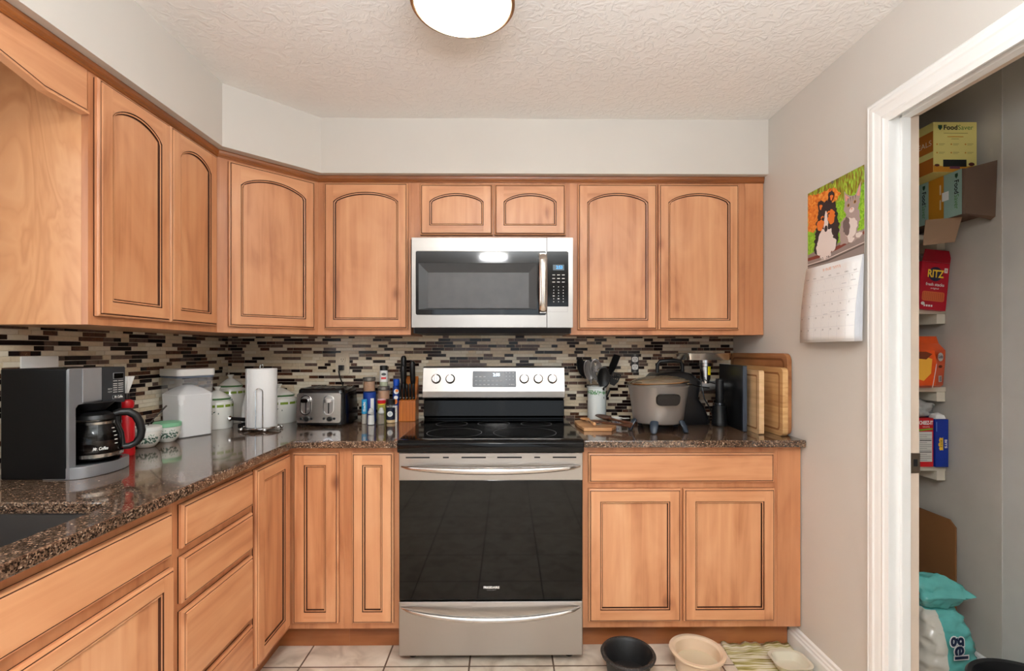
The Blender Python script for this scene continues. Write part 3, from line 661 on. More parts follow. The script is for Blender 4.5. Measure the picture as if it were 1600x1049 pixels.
# ------------------------------------------------------------------ outlets and switch on the tiles
def duplex(b, cx, cz, mi=0, slot=1):
    for dz in (.021, -.021):
        b.prism([rr(cx-.0165, cx+.0165, cz+dz-.0145, cz+dz+.0145, .009)], .0, .0035, mi)
        for dx in (-.006, .006): b.rect(cx+dx-.0012, cx+dx+.0012, cz+dz-.001, cz+dz+.007, .0037, slot)
        b.rect(cx-.002, cx+.002, cz+dz-.009, cz+dz-.005, .0037, slot)
CT = .9155
BM = plane_M((0, YB-.0087, 0), (1, 0, 0), (0, 0, 1))
t = thing('wall_outlet', 'almond wall outlet with cover plate above the toaster, black cord plugged in', 'outlet', (-.905, YB-.0087, 1.218))
ALM = mat('almond_plastic', (214, 200, 178), .35)
b = MB(); b.M = BM; b.prism([rr(-.943, -.868, 1.158, 1.277, .004)], 0, .004, 0); b.build('cover_plate', ALM, t, smooth=0, world=True, bevel=.0012)
b = MB(); b.M = BM @ Matrix.Translation((0, 0, .0045)); duplex(b, -.905, 1.218); b.build('receptacle', [mat('almond_receptacle', (222, 208, 186), .3), BLACKM], t, smooth=0, world=True)
t = thing('wall_outlet', 'white double wall outlet without a cover plate, above the frying pot', 'outlet', (.702, YB-.0087, 1.22))
b = MB(); b.M = BM; b.prism([rr(.6815, .7225, 1.170, 1.270, .003)], 0, .001, 1); duplex(b, .702, 1.22); 
b.prism([rr(.6955, .7085, 1.263, 1.274, .002)], 0, .002, 2); b.prism([rr(.6955, .7085, 1.167, 1.178, .002)], 0, .002, 2); b.rect(.6965, .7075, 1.18, 1.262, .0015, 2)
b.build('receptacle', [WHITE, BLACKM, STEELD], t, smooth=0, world=True)
t = thing('light_switch', 'wide white switch plate on the left tiles behind the coffee maker', 'switch', (XL+.0095, 1.56, 1.21))
SM = plane_M((XL+.0095, 0, 0), (0, -1, 0), (0, 0, 1)); SM[0][2] = 1
b = MB(); b.M = SM; b.prism([rr(-1.628, -1.505, 1.155, 1.272, .004)], 0, .005, 0); b.build('cover_plate', WHITE, t, smooth=0, world=True, bevel=.0015)
for cy in (-1.59, -1.543):
    b = MB(); b.M = SM; b.add([(cy-.005, 1.205, .005), (cy+.005, 1.205, .005), (cy+.004, 1.222, .012), (cy-.004, 1.222, .012), (cy-.005, 1.226, .005), (cy+.005, 1.226, .005)], [(0, 1, 2, 3), (3, 2, 5, 4), (0, 3, 4), (1, 5, 2)]); b.build('toggle', WHITE, t, smooth=0, world=True)

# ------------------------------------------------------------------ coffee maker on the left counter, facing +x
t = thing('coffee_maker', 'black and silver drip coffee maker on the left counter', 'coffee maker', (-1.37, 1.485, CT))
SILV = mat('silver_plastic', (150, 152, 156), .35, .6); SILL = mat('bright_silver_panel', (186, 188, 192), .3, .7); DKG = mat('charcoal_plastic', (48, 50, 53), .4)
bx0, bx1, by0, by1, bz1 = -.095, .095, -.1, .1, .322      # local box; front is +x
b = MB()
BH = mat('black_housing', (9, 9, 10), .45, spec=.25)
b.box(bx0+.001, bx1-.07, by0+.0162, by1-.0122, .001, bz1-.001); b.box(bx1-.07, bx1-.001, by0+.0162, by1-.0122, .215, bz1-.001); b.build('body', BH, t, smooth=0)
b = MB(); b.box(bx0, bx1, by0, by0+.016, 0, bz1); b.build('side_panel', BH, t, smooth=0, bevel=.005)
b = MB(); b.box(bx0, bx1, by1-.012, by1, 0, bz1); b.build('side_panel', BH, t, smooth=0, bevel=.005)
b = MB()      # base plate bulging forwards
arc = [(bx1-.07, by0+.001)]+[(bx1+.002+.055*max(0, math.cos(a))**.8, by0+.001+(.198)*(.5+math.sin(a)/2)) for a in [(-PI/2)+PI*k/16 for k in range(17)]]+[(bx1-.07, by1-.001)]
b.prism([arc], 0, .034, 0); b.build('base', SILV, t, smooth=30, bevel=.004)
b = MB(); b.lathe([(0, .0342), (.064, .0342), (.066, .038), (.060, .0385), (.058, .036), (0, .036)], (bx1-.006, .002, 0), 36); b.build('warming_plate', mat('dark_hotplate', (40, 42, 44), .15, .6), t)
# front fascia: silver frame with charcoal control half
F = Matrix(((0, 0, 1, bx1), (1, 0, 0, 0), (0, 1, 0, 0), (0, 0, 0, 1)))
b = MB(); b.M = F
b.prism([[(by0, .0), (by0+.022, .0), (by0+.022, .205), (by0+.03, .214), (by0+.112, .218), (by0+.112, bz1), (by0+.004, bz1), (by0, bz1-.004)]], .0, .008, 0)
b.prism([[(by0+.042, .219), (by0+.108, .221), (by0+.108, bz1-.001), (by0+.042, bz1-.001)]], .008, .0105, 1)
b.build('fascia', [SILV, SILL], t, smooth=0, bevel=.0012)
b = MB(); b.M = F; b.prism([[(by0+.1125, .216), (by1-.004, .205), (by1, .21), (by1, bz1-.004), (by1-.004, bz1), (by0+.1125, bz1)]], 0, .009, 0)
b.prism([rr(.052, .092, .283, .303, .002)], .009, .0105, 1); b.prism([rr(.0535, .0905, .2845, .3015, .002)], .0105, .0112, 2)
b.prism([rr(.050, .092, .219, .231, .002)], .009, .0102, 1); b.prism([rr(.051, .091, .220, .230, .002)], .0102, .0106, 2)
b.text('Mr. Coffee', .071, .225, .011, .0108, 3, bold=.0003, shear=.3, width=.034)
for k, z in enumerate((.277, .268, .262, .255, .248, .241)):
    b.rect(.052, .068, z-.001, z+.001, .0093, 3); b.rect(.072, .092, z-.001, z+.001, .0093, 3)
b.text('BREW', .040, .252, .006, .0093, 3); b.text('NOW', .040, .243, .006, .0093, 3)
b.build('control_panel', [DKG, SILL, BLACKG, IVORY], t, smooth=0)
b = MB(); b.lathe([(.03, .19), (.055, .215), (.055, .2155), (0, .2155), (0, .19), (.03, .19)], (bx1-.012, .002, 0), 32); b.build('brew_basket', BLACK, t)
# glass carafe standing on the plate
t = thing('coffee_carafe', 'glass coffee carafe with black handle on the warming plate', 'carafe', (-1.37+bx1-.004, 1.487, CT+.0388), rz=math.radians(38))
t['label'] = 'glass coffee carafe with black handle, standing in the coffee maker'
CGL = mat('carafe_glass', (20, 20, 22), .03, alpha=.12, spec=1, coat=1)
pr = [(0, 0), (.052, 0), (.060, .006), (.063, .02), (.066, .05), (.064, .075), (.055, .10), (.046, .118), (.045, .128)]
b = MB(); b.lathe(pr+[(r-.0018, z) for r, z in pr[::-1][:-2]]+[(0, .0025)], seg=40); b.build('glass_bowl', CGL, t)
b = MB(); b.lathe([(0, .003), (.050, .003), (.0605, .02), (.0635, .05), (.0632, .062), (0, .062)], seg=40); b.build('coffee', mat('dark_coffee', (16, 8, 5), .1), t)
b = MB(); b.lathe([(.0665, .012), (.0682, .013), (.0682, .023), (.0665, .024)], seg=40, close=True); b.build('metal_band', mat('band_steel', (190, 185, 178), .2, 1), t); b = MB(); b.lathe([(.044, .112), (.049, .11), (.0495, .118), (.044, .12)], seg=40, close=True); b.build('metal_band', mat('band_steel', (190, 185, 178), .2, 1), t)
b = MB(); b.lathe([(0, .148), (.03, .147), (.046, .138), (.049, .126), (.047, .124), (0, .124)], seg=36); b.build('lid', BLACK, t)
b = MB(); pts = [(.044, 0, .136), (.060, 0, .141), (.080, 0, .140), (.098, 0, .127), (.108, 0, .105), (.113, 0, .078), (.110, 0, .055), (.098, 0, .038), (.082, 0, .030), (.066, 0, .030)]
hs = []
for i, p in enumerate(pts): hs.append(p)
b.tube(hs, [.010, .012, .0125, .0125, .012, .0115, .011, .010, .010, .010], 12); b.tube([(.066, 0, .03), (.063, 0, .075), (.052, 0, .108), (.05, 0, .128)], [.008, .006, .006, .008], 10)
b.build('handle', BLACK, t, subsurf=0)
b = MB(); 
def on_glass(body, ang, z, size, wd):
    for i, ch in enumerate(body):
        pass
R_ = .0672
for k, z in enumerate((.05, .062, .074, .086, .097)):
    rr_ = {0: .0672, 1: .0664, 2: .065, 3: .0612, 4: .057}[k]
    a = math.radians(-42); c_ = Vector((math.cos(a)*rr_, math.sin(a)*rr_, z)); u_ = Vector((-math.sin(a), math.cos(a), 0)); b.M = plane_M(c_, u_, (0, 0, 1)); b.rect(-.004, .006, -.0012, .0012, 0, 0)
b.build('graduation', IVORY, t, smooth=0); b = MB()
a = math.radians(-78); b.M = plane_M(Vector((math.cos(a)*.0685, math.sin(a)*.0685, .040)), (-math.sin(a), math.cos(a), 0), (0, 0, 1)); b.text('Mr. Coffee', 0, 0, .013, 0, 0, bold=.0003, shear=.3, width=.036)
b.build('lettering', IVORY, t, smooth=0)

# red bottle with white fan top behind the coffee maker
t = thing('red_bottle', 'slim red bottle with black neck and white fan top, behind the coffee maker', 'bottle', (-1.365, 1.715, CT))
RED = mat('bright_red', (196, 20, 30), .35)
b = MB(); b.lathe([(0, 0), (.024, 0), (.026, .01), (.024, .04), (.024, .135), (.016, .152), (.012, .155), (0, .155)], seg=28); b.build('body', RED, t)
b = MB(); b.lathe([(.0125, .155), (.013, .165), (.021, .17), (.023, .185), (.019, .196), (.01, .2), (0, .2)], seg=28); b.build('collar', RED, t)
b = MB(); b.lathe([(.0, .2), (.009, .2), (.008, .222), (0, .222)], seg=20); b.build('neck', BLACK, t)
b = MB(); 
prf = []
for k in range(24):
    a = 2*PI*k/24; r = .024 if k % 2 else .0185; prf.append((r*math.cos(a), r*math.sin(a)))
b.hexa([(x*.25, y*.25, .2225) for x, y in prf], [(x, y, .282) for x, y in prf]); b.build('fan_top', PAPER, t, smooth=0)
b = MB(); b.M = plane_M((.0, -.0246, .085), (1, 0, 0), (0, 0, 1)); b.text('F', 0, .035, .02, 0, 0); b.text('E', 0, .012, .02, 0, 0); b.text('C', 0, -.012, .02, 0, 0); b.M = Matrix.Rotation(math.radians(38), 4, 'Z') @ b.M
b.build('lettering', IVORY, t, smooth=0)

# two lidded bowls
GRN = mat('sage_green_lid', (128, 190, 150), .4)
def sprigs(b, R, z0, z1, n, seed, mi=0, a0=0, a1=2*PI, size=.0035):
    rnd = random.Random(seed)
    for _ in range(n):
        a = a0+(a1-a0)*rnd.random(); z = z0+(z1-z0)*rnd.random(); r = R(z)+.0006; M = plane_M((r*math.cos(a), r*math.sin(a), z), (-math.sin(a), math.cos(a), 0), (0, 0, 1)); o = b.M; b.M = o @ M
        s_ = size*(.6+.8*rnd.random()); an = rnd.random()*PI; b.flat([(s_*math.cos(q)*math.cos(an)-s_*.45*math.sin(q)*math.sin(an), s_*math.cos(q)*math.sin(an)+s_*.45*math.sin(q)*math.cos(an)) for q in [2*PI*k/8 for k in range(8)]], 0, mi); b.M = o
def bowl(loc, label, lid):
    t = thing('lidded_bowl' , label, 'bowl', loc)
    b = MB(); b.lathe([(0, 0), (.026, 0), (.03, .003), (.042, .02), (.047, .04), (.048, .062), (.045, .062), (.044, .04), (.03, .012), (0, .01)], seg=40); b.build('bowl', ENAMEL, t)
    b = MB(); sprigs(b, lambda z: .0462 if z > .035 else .043+(z-.02)*.21, .020, .055, 150, 3, 0, PI, 2*PI, .0042); sprigs(b, lambda z: .0472, .04, .052, 60, 4, 1, 0, 2*PI, .002)
    b.build('print', [mat('dark_green_print', (60, 92, 78), .5), mat('mid_green_print', (96, 140, 112), .5)], t, smooth=0)
    b = MB(); b.lathe([(.044, .0625), (.0495, .0625), (.0505, .07), (.0495, .072), (.05, .078), (.046, .081), (.038, .079), (0, .078)], seg=40); b.build('lid', lid, t)
    return t
bowl((-1.405, 1.975, CT), 'small white bowl with green sprig print and green lid, beside the flour container', GRN)
t = bowl((-1.405, 1.862, CT), 'small white bowl partly hidden behind the carafe handle, spoon handle sticking out', mat('pale_lid', (226, 230, 226), .4))
sp = MB(); sp.tube([(0, 0, .06), (.02, .01, .09), (.055, .025, .135)], [.002, .002, .0035], 8); o = sp.build('spoon', STEELD, loc=(-1.40, 1.87, CT)); tag(o, 'thin dark spoon standing in the small white bowl', 'spoon')
o.location = (-1.405, 1.870, CT+.022)

# flour container
t = thing('flour_container', 'square clear container of white flour with white lid', 'container', (-1.418, 2.12, CT), rz=math.radians(64))
b = MB(); o1 = rr(-.076, .076, -.076, .076, .022); o2 = rr(-.0735, .0735, -.0735, .0735, .02)
n = len(o1); vs = [(x*.95, y*.95, 0) for x, y in o1]+[(x, y, .255) for x, y in o1]+[(x, y, .255) for x, y in o2]+[(x*.95, y*.95, .003) for x, y in o2]
fs = [(k*n+i, k*n+(i+1) % n, (k+1)*n+(i+1) % n, (k+1)*n+i) for k in range(3) for i in range(n)]+[tuple(range(n))[::-1], tuple(3*n+i for i in range(n))]
b.add(vs, fs); b.build('tub', mat('clear_plastic', (225, 228, 232), .06, alpha=.12, spec=.8), t, smooth=30)
b = MB(); G = 14; base = rr(-.0725, .0725, -.0725, .0725, .019)
n = len(base); vs = [(x*.95, y*.95, .004) for x, y in base]+[(x, y, .185) for x, y in base]+[(x*.6, y*.6, .208) for x, y in base]+[(x*.2, y*.2, .222) for x, y in base]+[(0, 0, .224)]
fs = [(k*n+i, k*n+(i+1) % n, (k+1)*n+(i+1) % n, (k+1)*n+i) for k in range(3) for i in range(n)]+[tuple(range(n))[::-1]]+[(3*n+i, 3*n+(i+1) % n, 4*n) for i in range(n)]
b.add(vs, fs); b.build('flour', mat('white_flour', (240, 240, 240), .9), t, smooth=60)
b = MB(); b.prism([rr(-.0805, .0805, -.0805, .0805, .024)], .2655, .2945, 0); b.prism([rr(-.078, .078, -.078, .078, .023)], .256, .2655, 1); b.build('lid', [WHITE, mat('grey_seal', (96, 104, 120), .4)], t, smooth=30, bevel=.004)

# enamel canisters
LIME = mat('olive_green_band', (122, 150, 40), .4)
def canister(name, loc, label, R, H, lidh, group='white enamel canisters'):
    t = thing(name, label, 'canister', loc, group=group)
    sh = R*.22
    b = MB(); b.lathe([(0, 0), (R*.95, 0), (R, .008), (R, H-sh), (R*.93, H-sh*.45), (R*.8, H-.004), (R*.8, H), (R*.74, H), (R*.74, H*.9), (0, H*.9)], seg=48); b.build('body', ENAMEL, t)
    b = MB(); zb = H-sh-.016
    for k in range(12):
        a0 = 2*PI*k/12; a1 = a0+2*PI/12*.8; N = 6
        vs = []
        for i in range(N+1):
            a = a0+(a1-a0)*i/N; vs += [((R+.0006)*math.cos(a), (R+.0006)*math.sin(a), zb-.002), ((R+.0006)*math.cos(a), (R+.0006)*math.sin(a), zb+.010)]
        b.add(vs, [(2*i, 2*i+2, 2*i+3, 2*i+1) for i in range(N)], 0)
    sprigs(b, lambda z: R, zb-.032, zb-.014, 14, 9, 1, -PI*.7, -PI*.25, .005)
    b.build('print', [LIME, mat('dark_green_print', (60, 92, 78), .5)], t, smooth=0)
    b = MB(); b.lathe([(R*.7, H+.0005), (R*.83, H+.0005), (R*.86, H+.004), (R*.83, H+.009), (R*.6, H+lidh*.55), (R*.25, H+lidh*.92), (.009, H+lidh), (.010, H+lidh+.006), (.016, H+lidh+.016), (.014, H+lidh+.019), (0, H+lidh+.019)], seg=48,
                      mi=[0, 1, 1]+[0]*7); b.build('lid', [ENAMEL, mat('green_rim_line', (74, 120, 70), .4)], t)
    return t
canister('canister', (-1.408, 2.318, CT), 'white enamel canister with olive band, directly right of the flour container', .068, .137, .045)
canister('canister', (-1.452, 2.505, CT), 'tallest white enamel canister, standing deepest in the tiled corner', .066, .185, .045)
canister('canister', (-1.205, 2.515, CT), 'widest squat white enamel canister, between the paper towels and the toaster', .090, .135, .045)

# can opener with black crank
t = thing('can_opener', 'white-handled can opener with black crank, leaning behind the paper towels', 'can opener', (-1.272, 2.30, CT))
b = MB(); b.tube([(.0, 0, .03), (.006, 0, .10), (.02, .0, .16)], [.011, .012, .011], 12); b.build('handle', WHITE, t)
b = MB(); b.tube([(.035, 0, .0125), (.0, 0, .0125), (-.02, -.005, .012)], [.012, .014, .012], 12); b.tube([(0, 0, .02), (0, 0, .04)], .009, 10); b.build('jaw', BLACK, t)
b = MB(); b.tube([(.015, -.015, .045), (-.045, -.02, .05)], [.009, .008], 12); b.build('crank', BLACK, t)
b = MB(); b.lathe([(0, -.012), (.009, -.008), (.013, 0), (.009, .008), (0, .012)], (-.052, -.02, .05), 20, axis='x'); b.build('knob', CHROME, t)

# paper towels and holder
t = thing('paper_towel_holder', 'chrome wire paper towel stand with tall loop arm and ball feet', 'paper towel holder', (-1.165, 2.262, CT))
b = MB(); b.tube([(.082*math.cos(2*PI*k/40), .082*math.sin(2*PI*k/40), .014) for k in range(40)], .0032, 8, closed=True)
b.tube([(-.08, 0, .014), (.08, 0, .014)], .0025, 8); b.tube([(0, -.08, .014), (0, .08, .014)], .0025, 8); b.build('base_ring', CHROME, t)
for k in range(4):
    a = math.radians(35+90*k); b = MB(); b.lathe([(0, .0), (.006, .002), (.0085, .008), (.006, .014), (0, .0165)], (.086*math.cos(a), .086*math.sin(a), 0), 16); b.build('foot', CHROME, t)
b = MB(); pts = [(-.007, 0, .014), (-.007, 0, .298)]+[(-.007*math.cos(PI*k/8), 0, .300+.011*math.sin(PI*k/8)) for k in range(9)]+[(.007, 0, .298), (.007, 0, .014)]; b.tube(pts, .0022, 8); b.build('spindle', CHROME, t)
b = MB(); an = math.radians(-70); ca, sa = math.cos(an), math.sin(an)
P2 = lambda d, w_, z: (ca*d-sa*w_, sa*d+ca*w_, z)
pts = [P2(.081, -.0145, .014), P2(.083, -.0145, .16), P2(.083, -.0145, .182)]+[P2(.083, -.0145*math.cos(PI*k/8), .186+.0145*math.sin(PI*k/8)) for k in range(9)]+[P2(.083, .0145, .182), P2(.083, .0145, .16), P2(.081, .0145, .014)]
b.tube(pts, .0024, 8); b.build('arm', CHROME, t)
b = MB(); b.lathe([(.02, .0), (.0665, .0), (.0672, .002), (.0672, .27), (.066, .272), (.02, .272), (.0195, .2)], seg=56, close=True)
b.M = Matrix.Rotation(math.radians(-125), 4, 'Z'); b.box(.0665, .0682, -.001, .004, .003, .27)
ro = b.build('paper_towel_roll', mat('soft_paper', (240, 240, 240), .9, bump=.25, bscale=120), loc=(-1.165, 2.262, CT+.0175)); tag(ro, 'full white roll of paper towels on the wire stand', 'paper towels')

# toaster
t = thing('toaster', 'black four-slice toaster with brushed steel front and two chrome levers', 'toaster', (-.928, 2.465, CT))
lo = rr(-.122, .125, -.112, .115, .03, 6); hi = rr(-.108, .112, -.100, .105, .028, 6)
b = MB(); b.hexa([(x, y, .006) for x, y in lo], [(x*1.0, y*1.0, .08) for x, y in lo]) if False else None
vs = []; levels = [(.008, 1.0), (.03, 1.0), (.10, .985), (.16, .95), (.178, .93), (.186, .88)]
for z, k in levels: vs += [(x*k, y*k, z) for x, y in lo]
n = len(lo); fs = [(k*n+i, k*n+(i+1) % n, (k+1)*n+(i+1) % n, (k+1)*n+i) for k in range(len(levels)-1) for i in range(n)]+[tuple(range(n))[::-1], tuple((len(levels)-1)*n+i for i in range(n))]
b.add(vs, fs); b.build('housing', BLACKG if False else mat('black_gloss_plastic', (14, 14, 15), .18), t, smooth=50)
b = MB()
for fx, fy in ((-.09, -.085), (.09, -.085), (-.09, .085), (.09, .085)):
    f_ = MB(); f_.lathe([(0, 0), (.011, 0), (.012, .0085), (0, .0085)], (fx, fy, 0), 14); f_.build('foot', BLACKM, t)
b = MB(); A = math.atan2(.007, .14); b.M = plane_M((0, -.1135, .012), (1, 0, 0), (0, math.sin(.045), math.cos(.045)))
b.prism([rr(-.112, .105, .006, .152, .012)], .0, .004, 0); b.build('front_plate', mat('brushed_toaster_steel', (190, 184, 178), .24, 1), t, smooth=0, bevel=.0015)
for lx in (-.066, .046):
    b = MB(); b.M = plane_M((lx, -.1180, .012), (1, 0, 0), (0, math.sin(.045), math.cos(.045)))
    b.prism([rr(-.027, .027, .045, .142, .026, 8), rr(-.023, .023, .049, .138, .022, 8)], 0, .003, 0); b.prism([rr(-.003, .003, .052, .118, .002)], .0, .001, 1)
    b.prism([rr(-.022, .022, .05, .137, .021, 8)], -.001, .0004, 2); b.build('lever_recess', [CHROME, BLACKM, STEEL], t, smooth=30)
    b = MB(); b.M = plane_M((lx, -.1185, .012), (1, 0, 0), (0, math.sin(.045), math.cos(.045)))
    b.prism([rr(-.019, .019, .106, .126, .009)], .002, .022, 0); b.build('lever', CHROME, t, smooth=30, bevel=.003)
    b = MB(); b.M = plane_M((lx+.006, -.1182, .012), (1, 0, 0), (0, math.sin(.045), math.cos(.045))); b.lathe([(.0125, 0), (.0125, .008), (.009, .014), (0, .014)], (0, .026, 0), 24); b.build('dial', BLACK, t)
    for dx in (-.02, .031):
        b = MB(); b.M = plane_M((lx+dx-.002, -.1182, .012), (1, 0, 0), (0, math.sin(.045), math.cos(.045))); b.lathe([(.006, 0), (.006, .003), (0, .003)], (0, .027, 0), 16); b.build('button', BLACK, t)
b = MB()
for k in range(4):
    x = -.078+.052*k; b.prism([rr(x-.015, x+.015, -.08, .085, .004)], .1862, .1875, 0); b.prism([rr(x-.011, x+.011, -.075, .08, .003)], .1875, .188, 1)
b.build('slot_plate', [STEEL, BLACKM], t, smooth=0)
b = MB(); pts = [(-.905, 2.600, 1.192), (-.907, 2.585, 1.19), (-.912, 2.575, 1.18), (-.91, 2.583, 1.15), (-.9, 2.587, 1.12), (-.892, 2.592, 1.09), (-.888, 2.596, 1.0), (-.89, 2.596, .93)]
b.tube(pts, .0035, 8); b.prism([rr(-.918, -.892, 1.182, 1.206, .004)], 0, 0) if False else None
b.box(-.918, -.893, 2.585, 2.6085, 1.184, 1.21); b.build('power_cord', BLACK, t, world=True, bevel=.002)

# ------------------------------------------------------------------ spices between the toaster and the knife block
BLU = mat('royal_blue_label', (24, 62, 150), .35); CYL = mat('cyan_label', (40, 150, 200), .4); SPICE = mat('brown_spice', (176, 122, 74), .8, noise=.3, nscale=300)
CLEAR = mat('clear_glass_jar', (210, 215, 215), .04, alpha=.2, spec=1, coat=.5)
def jar(name, label, cat, loc, parts, group=None, rz=0):
    """parts: (part name, material, profile) stacked lathes"""
    t = thing(name, label, cat, loc, rz, group)
    for nm, m_, prf_ in parts:
        b = MB(); b.lathe(prf_, seg=28); b.build(nm, m_, t)
    return t
def facing(loc, r, z, ang=None):     # frame on the side of a round jar facing the viewpoint
    a = math.atan2(-loc[1], -loc[0]) if ang is None else ang
    return plane_M((math.cos(a)*r, math.sin(a)*r, z), (-math.sin(a), math.cos(a), 0), (0, 0, 1))
cy = lambda r, z0, z1, e=.002: [(0, z0), (r-e, z0), (r, z0+e), (r, z1-e), (r-e, z1), (0, z1)]
l = (-.728, 2.515, CT); t = jar('salt_canister', 'blue cardboard canister with white side label, under a jar of brown spice', 'canister', l, [('body', BLU, cy(.033, 0, .155)), ('lid', mat('navy_lid', (20, 40, 100), .4), cy(.0325, .1552, .159))])
b = MB(); b.M = facing(l, .0338, .08, -.9); b.rect(-.009, .009, -.045, .045); b.build('label', PAPER, t, smooth=0)
l2 = (-.730, 2.515, CT+.1595); t = jar('spice_jar', 'glass jar of brown spice with grey lid, on top of the blue canister', 'jar', l2, [('glass', CLEAR, cy(.031, 0, .055)), ('spice', SPICE, cy(.0295, .002, .053)), ('lid', mat('pewter_lid', (120, 116, 110), .3, .8), cy(.0325, .0555, .075))])
l = (-.652, 2.520, CT); t = jar('spice_jar', 'glass jar of brown spice at the bottom of the middle stack, mostly hidden', 'jar', l, [('glass', CLEAR, cy(.031, 0, .085)), ('spice', SPICE, cy(.0295, .002, .083)), ('lid', MATS['pewter_lid'], cy(.0315, .0855, .10))])
l = (-.655, 2.520, CT+.1005); t = jar('spice_jar', 'glass jar of brown spice with grey lid, carrying the black-capped spice bottle', 'jar', l, [('glass', CLEAR, cy(.0305, 0, .066)), ('spice', SPICE, cy(.029, .002, .064)), ('lid', MATS['pewter_lid'], cy(.0315, .0665, .086))])
l = (-.655, 2.520, CT+.187); t = jar('spice_bottle', 'small spice bottle with black cap and white label, topmost of its stack', 'bottle', l, [('glass', mat('pale_green_glass', (168, 176, 150), .15), cy(.021, 0, .022)), ('label', PAPER, cy(.0215, .0222, .082)), ('cap', BLACK, cy(.020, .0825, .108))])
b = MB(); b.M = facing(l, .0222, .045); b.rect(-.013, .012, -.008, .003, 0, 0); b.flat(ell(0, .018, .012, .007), 0, 1); b.build('lettering', [mat('red_print', (200, 60, 60), .5), mat('dark_print', (60, 62, 64), .5)], t, smooth=0)
l = (-.598, 2.56, CT); t = jar('sauce_bottle', 'blue bottle with orange and white label, half hidden by the knife block', 'bottle', l, [('body', BLU, cy(.019, 0, .185)), ('cap', mat('blue_cap', (20, 80, 190), .3), cy(.0165, .1855, .222))])
b = MB(); b.M = facing(l, .0196, .12); b.flat(ell(.0, .036, .013, .014), .0002, 1); b.flat(ell(.003, .04, .008, .008), .0004, 0); b.flat(ell(-.002, .004, .011, .010), .0002, 1); b.flat(ell(-.004, -.018, .010, .014), .0003, 0); b.build('label', [mat('orange_print', (236, 130, 50), .5), PAPER], t, smooth=0)
l = (-.733, 2.44, CT); t = jar('tall_shaker', 'slim tall shaker with cyan label, standing before the blue canister', 'shaker', l, [('glass', mat('frosted_glass_jar', (176, 170, 160), .2), cy(.0135, 0, .05)), ('label', CYL, cy(.014, .0505, .125))])
b = MB(); b.M = facing(l, .0146, .088); b.text('Salt', 0, 0, .016, 0, 0, bold=.0005, rot=PI/2, width=.05); b.build('lettering', IVORY, t, smooth=0)
def shaker(loc, label, fill, capm):
    t = thing('shaker', label, 'shaker', loc)
    b = MB(); o_ = ell(0, 0, .018, .018, 8, PI/8, 2*PI+PI/8); b.hexa([(x, y, 0) for x, y in o_], [(x*.86, y*.86, .056) for x, y in o_]); b.build('glass', CLEAR, t, smooth=0)
    b = MB(); b.hexa([(x*.9, y*.9, .003) for x, y in o_], [(x*.8, y*.8, .048) for x, y in o_]); b.build('filling', fill, t, smooth=0)
    b = MB(); b.lathe([(.0150, .0562), (.0155, .066), (.011, .072), (.010, .08), (.006, .084), (0, .085)] if capm else [(0, .056)], seg=20) ; b.build('cap', capm, t)
    return t
shaker((-.689, 2.405, CT), 'faceted glass salt shaker full of white salt', PAPER, mat('clear_cap', (196, 196, 194), .2))
shaker((-.643, 2.425, CT), 'faceted glass pepper shaker with speckled brown filling', mat('ground_pepper', (134, 116, 92), .9, noise=.5, nscale=500), MATS['clear_cap'])
l = (-.652, 2.466, CT); t = jar('condiment_jar', 'small jar with red and yellow lid behind the pepper shaker', 'jar', l, [('glass', mat('olive_filling', (150, 148, 70), .4, noise=.4, nscale=200), cy(.021, 0, .095)), ('yellow_band', mat('yellow_band', (226, 190, 50), .4), cy(.0215, .0952, .101)), ('lid', RED, cy(.022, .1012, .118)), ('white_top', mat('pink_white_top', (236, 200, 200), .4), cy(.0215, .1182, .124))])
l = (-.607, 2.475, CT); t = jar('condiment_jar', 'navy-labelled jar with round white emblem and black cap', 'jar', l, [('base', mat('tan_jar_base', (206, 180, 140), .4), cy(.0225, 0, .016)), ('label', mat('navy_label', (22, 30, 52), .35), cy(.023, .0162, .078)), ('shoulder', CLEAR, cy(.0225, .0782, .094)), ('cap', BLACK, cy(.022, .0942, .122))])
b = MB(); b.M = facing(l, .0236, .048); b.flat(ell(-.004, 0, .014, .014), 0, 0); b.flat(ell(-.004, 0, .0085, .009), .0002, 1); b.build('emblem', [IVORY, mat('pale_grey_print', (190, 200, 206), .5)], t, smooth=0)
t = thing('spice_box', 'small white spice box between the navy jar and the knife block', 'box', (-.583, 2.497, CT)); t.location = (-.589, 2.495, CT)
b = MB(); b.box(-.012, .010, -.011, .011, 0, .085); b.build('carton', PAPER, t, smooth=0, bevel=.001); b = MB(); b.M = plane_M((0, -.0116, 0), (1, 0, 0), (0, 0, 1)); b.flat(ell(-.004, .03, .004, .006), 0, 0); b.rect(-.008, .006, .05, .053, 0, 1); b.build('lettering', [MATS['navy_label'], GREYP], t, smooth=0)

# knife block
BLOCK = wood('oak_block', [(.3, (150, 76, 18)), (.5, (188, 102, 30)), (.7, (206, 124, 46))], scale=(60, 60, 3), rough=.35)
t = thing('knife_block', 'slanted orange wood knife block beside the range', 'knife block', (-.532, 2.515, CT))
b = MB(); pf = [(.0, 0), (.095, 0), (.098, .20), (.088, .235), (.030, .118), (.0, .108)]
b.hexa([(-.043, y, z) for y, z in pf], [(.045, y, z) for y, z in pf]); b.build('block', BLOCK, t, smooth=0, bevel=.002)
b = MB()
for gx in (-.022, -.003, .016, .03): b.rect(gx, gx+.0012, .004, .104)
b.M = Matrix(); m2 = MB(); m2.M = plane_M((0, -.0005, 0), (1, 0, 0), (0, 0, 1)); 
for gx in (-.022, -.003, .016, .03): m2.rect(gx, gx+.0012, .004, .104)
m2.build('seam_groove', mat('dark_seam', (120, 62, 24), .6), t, smooth=0)
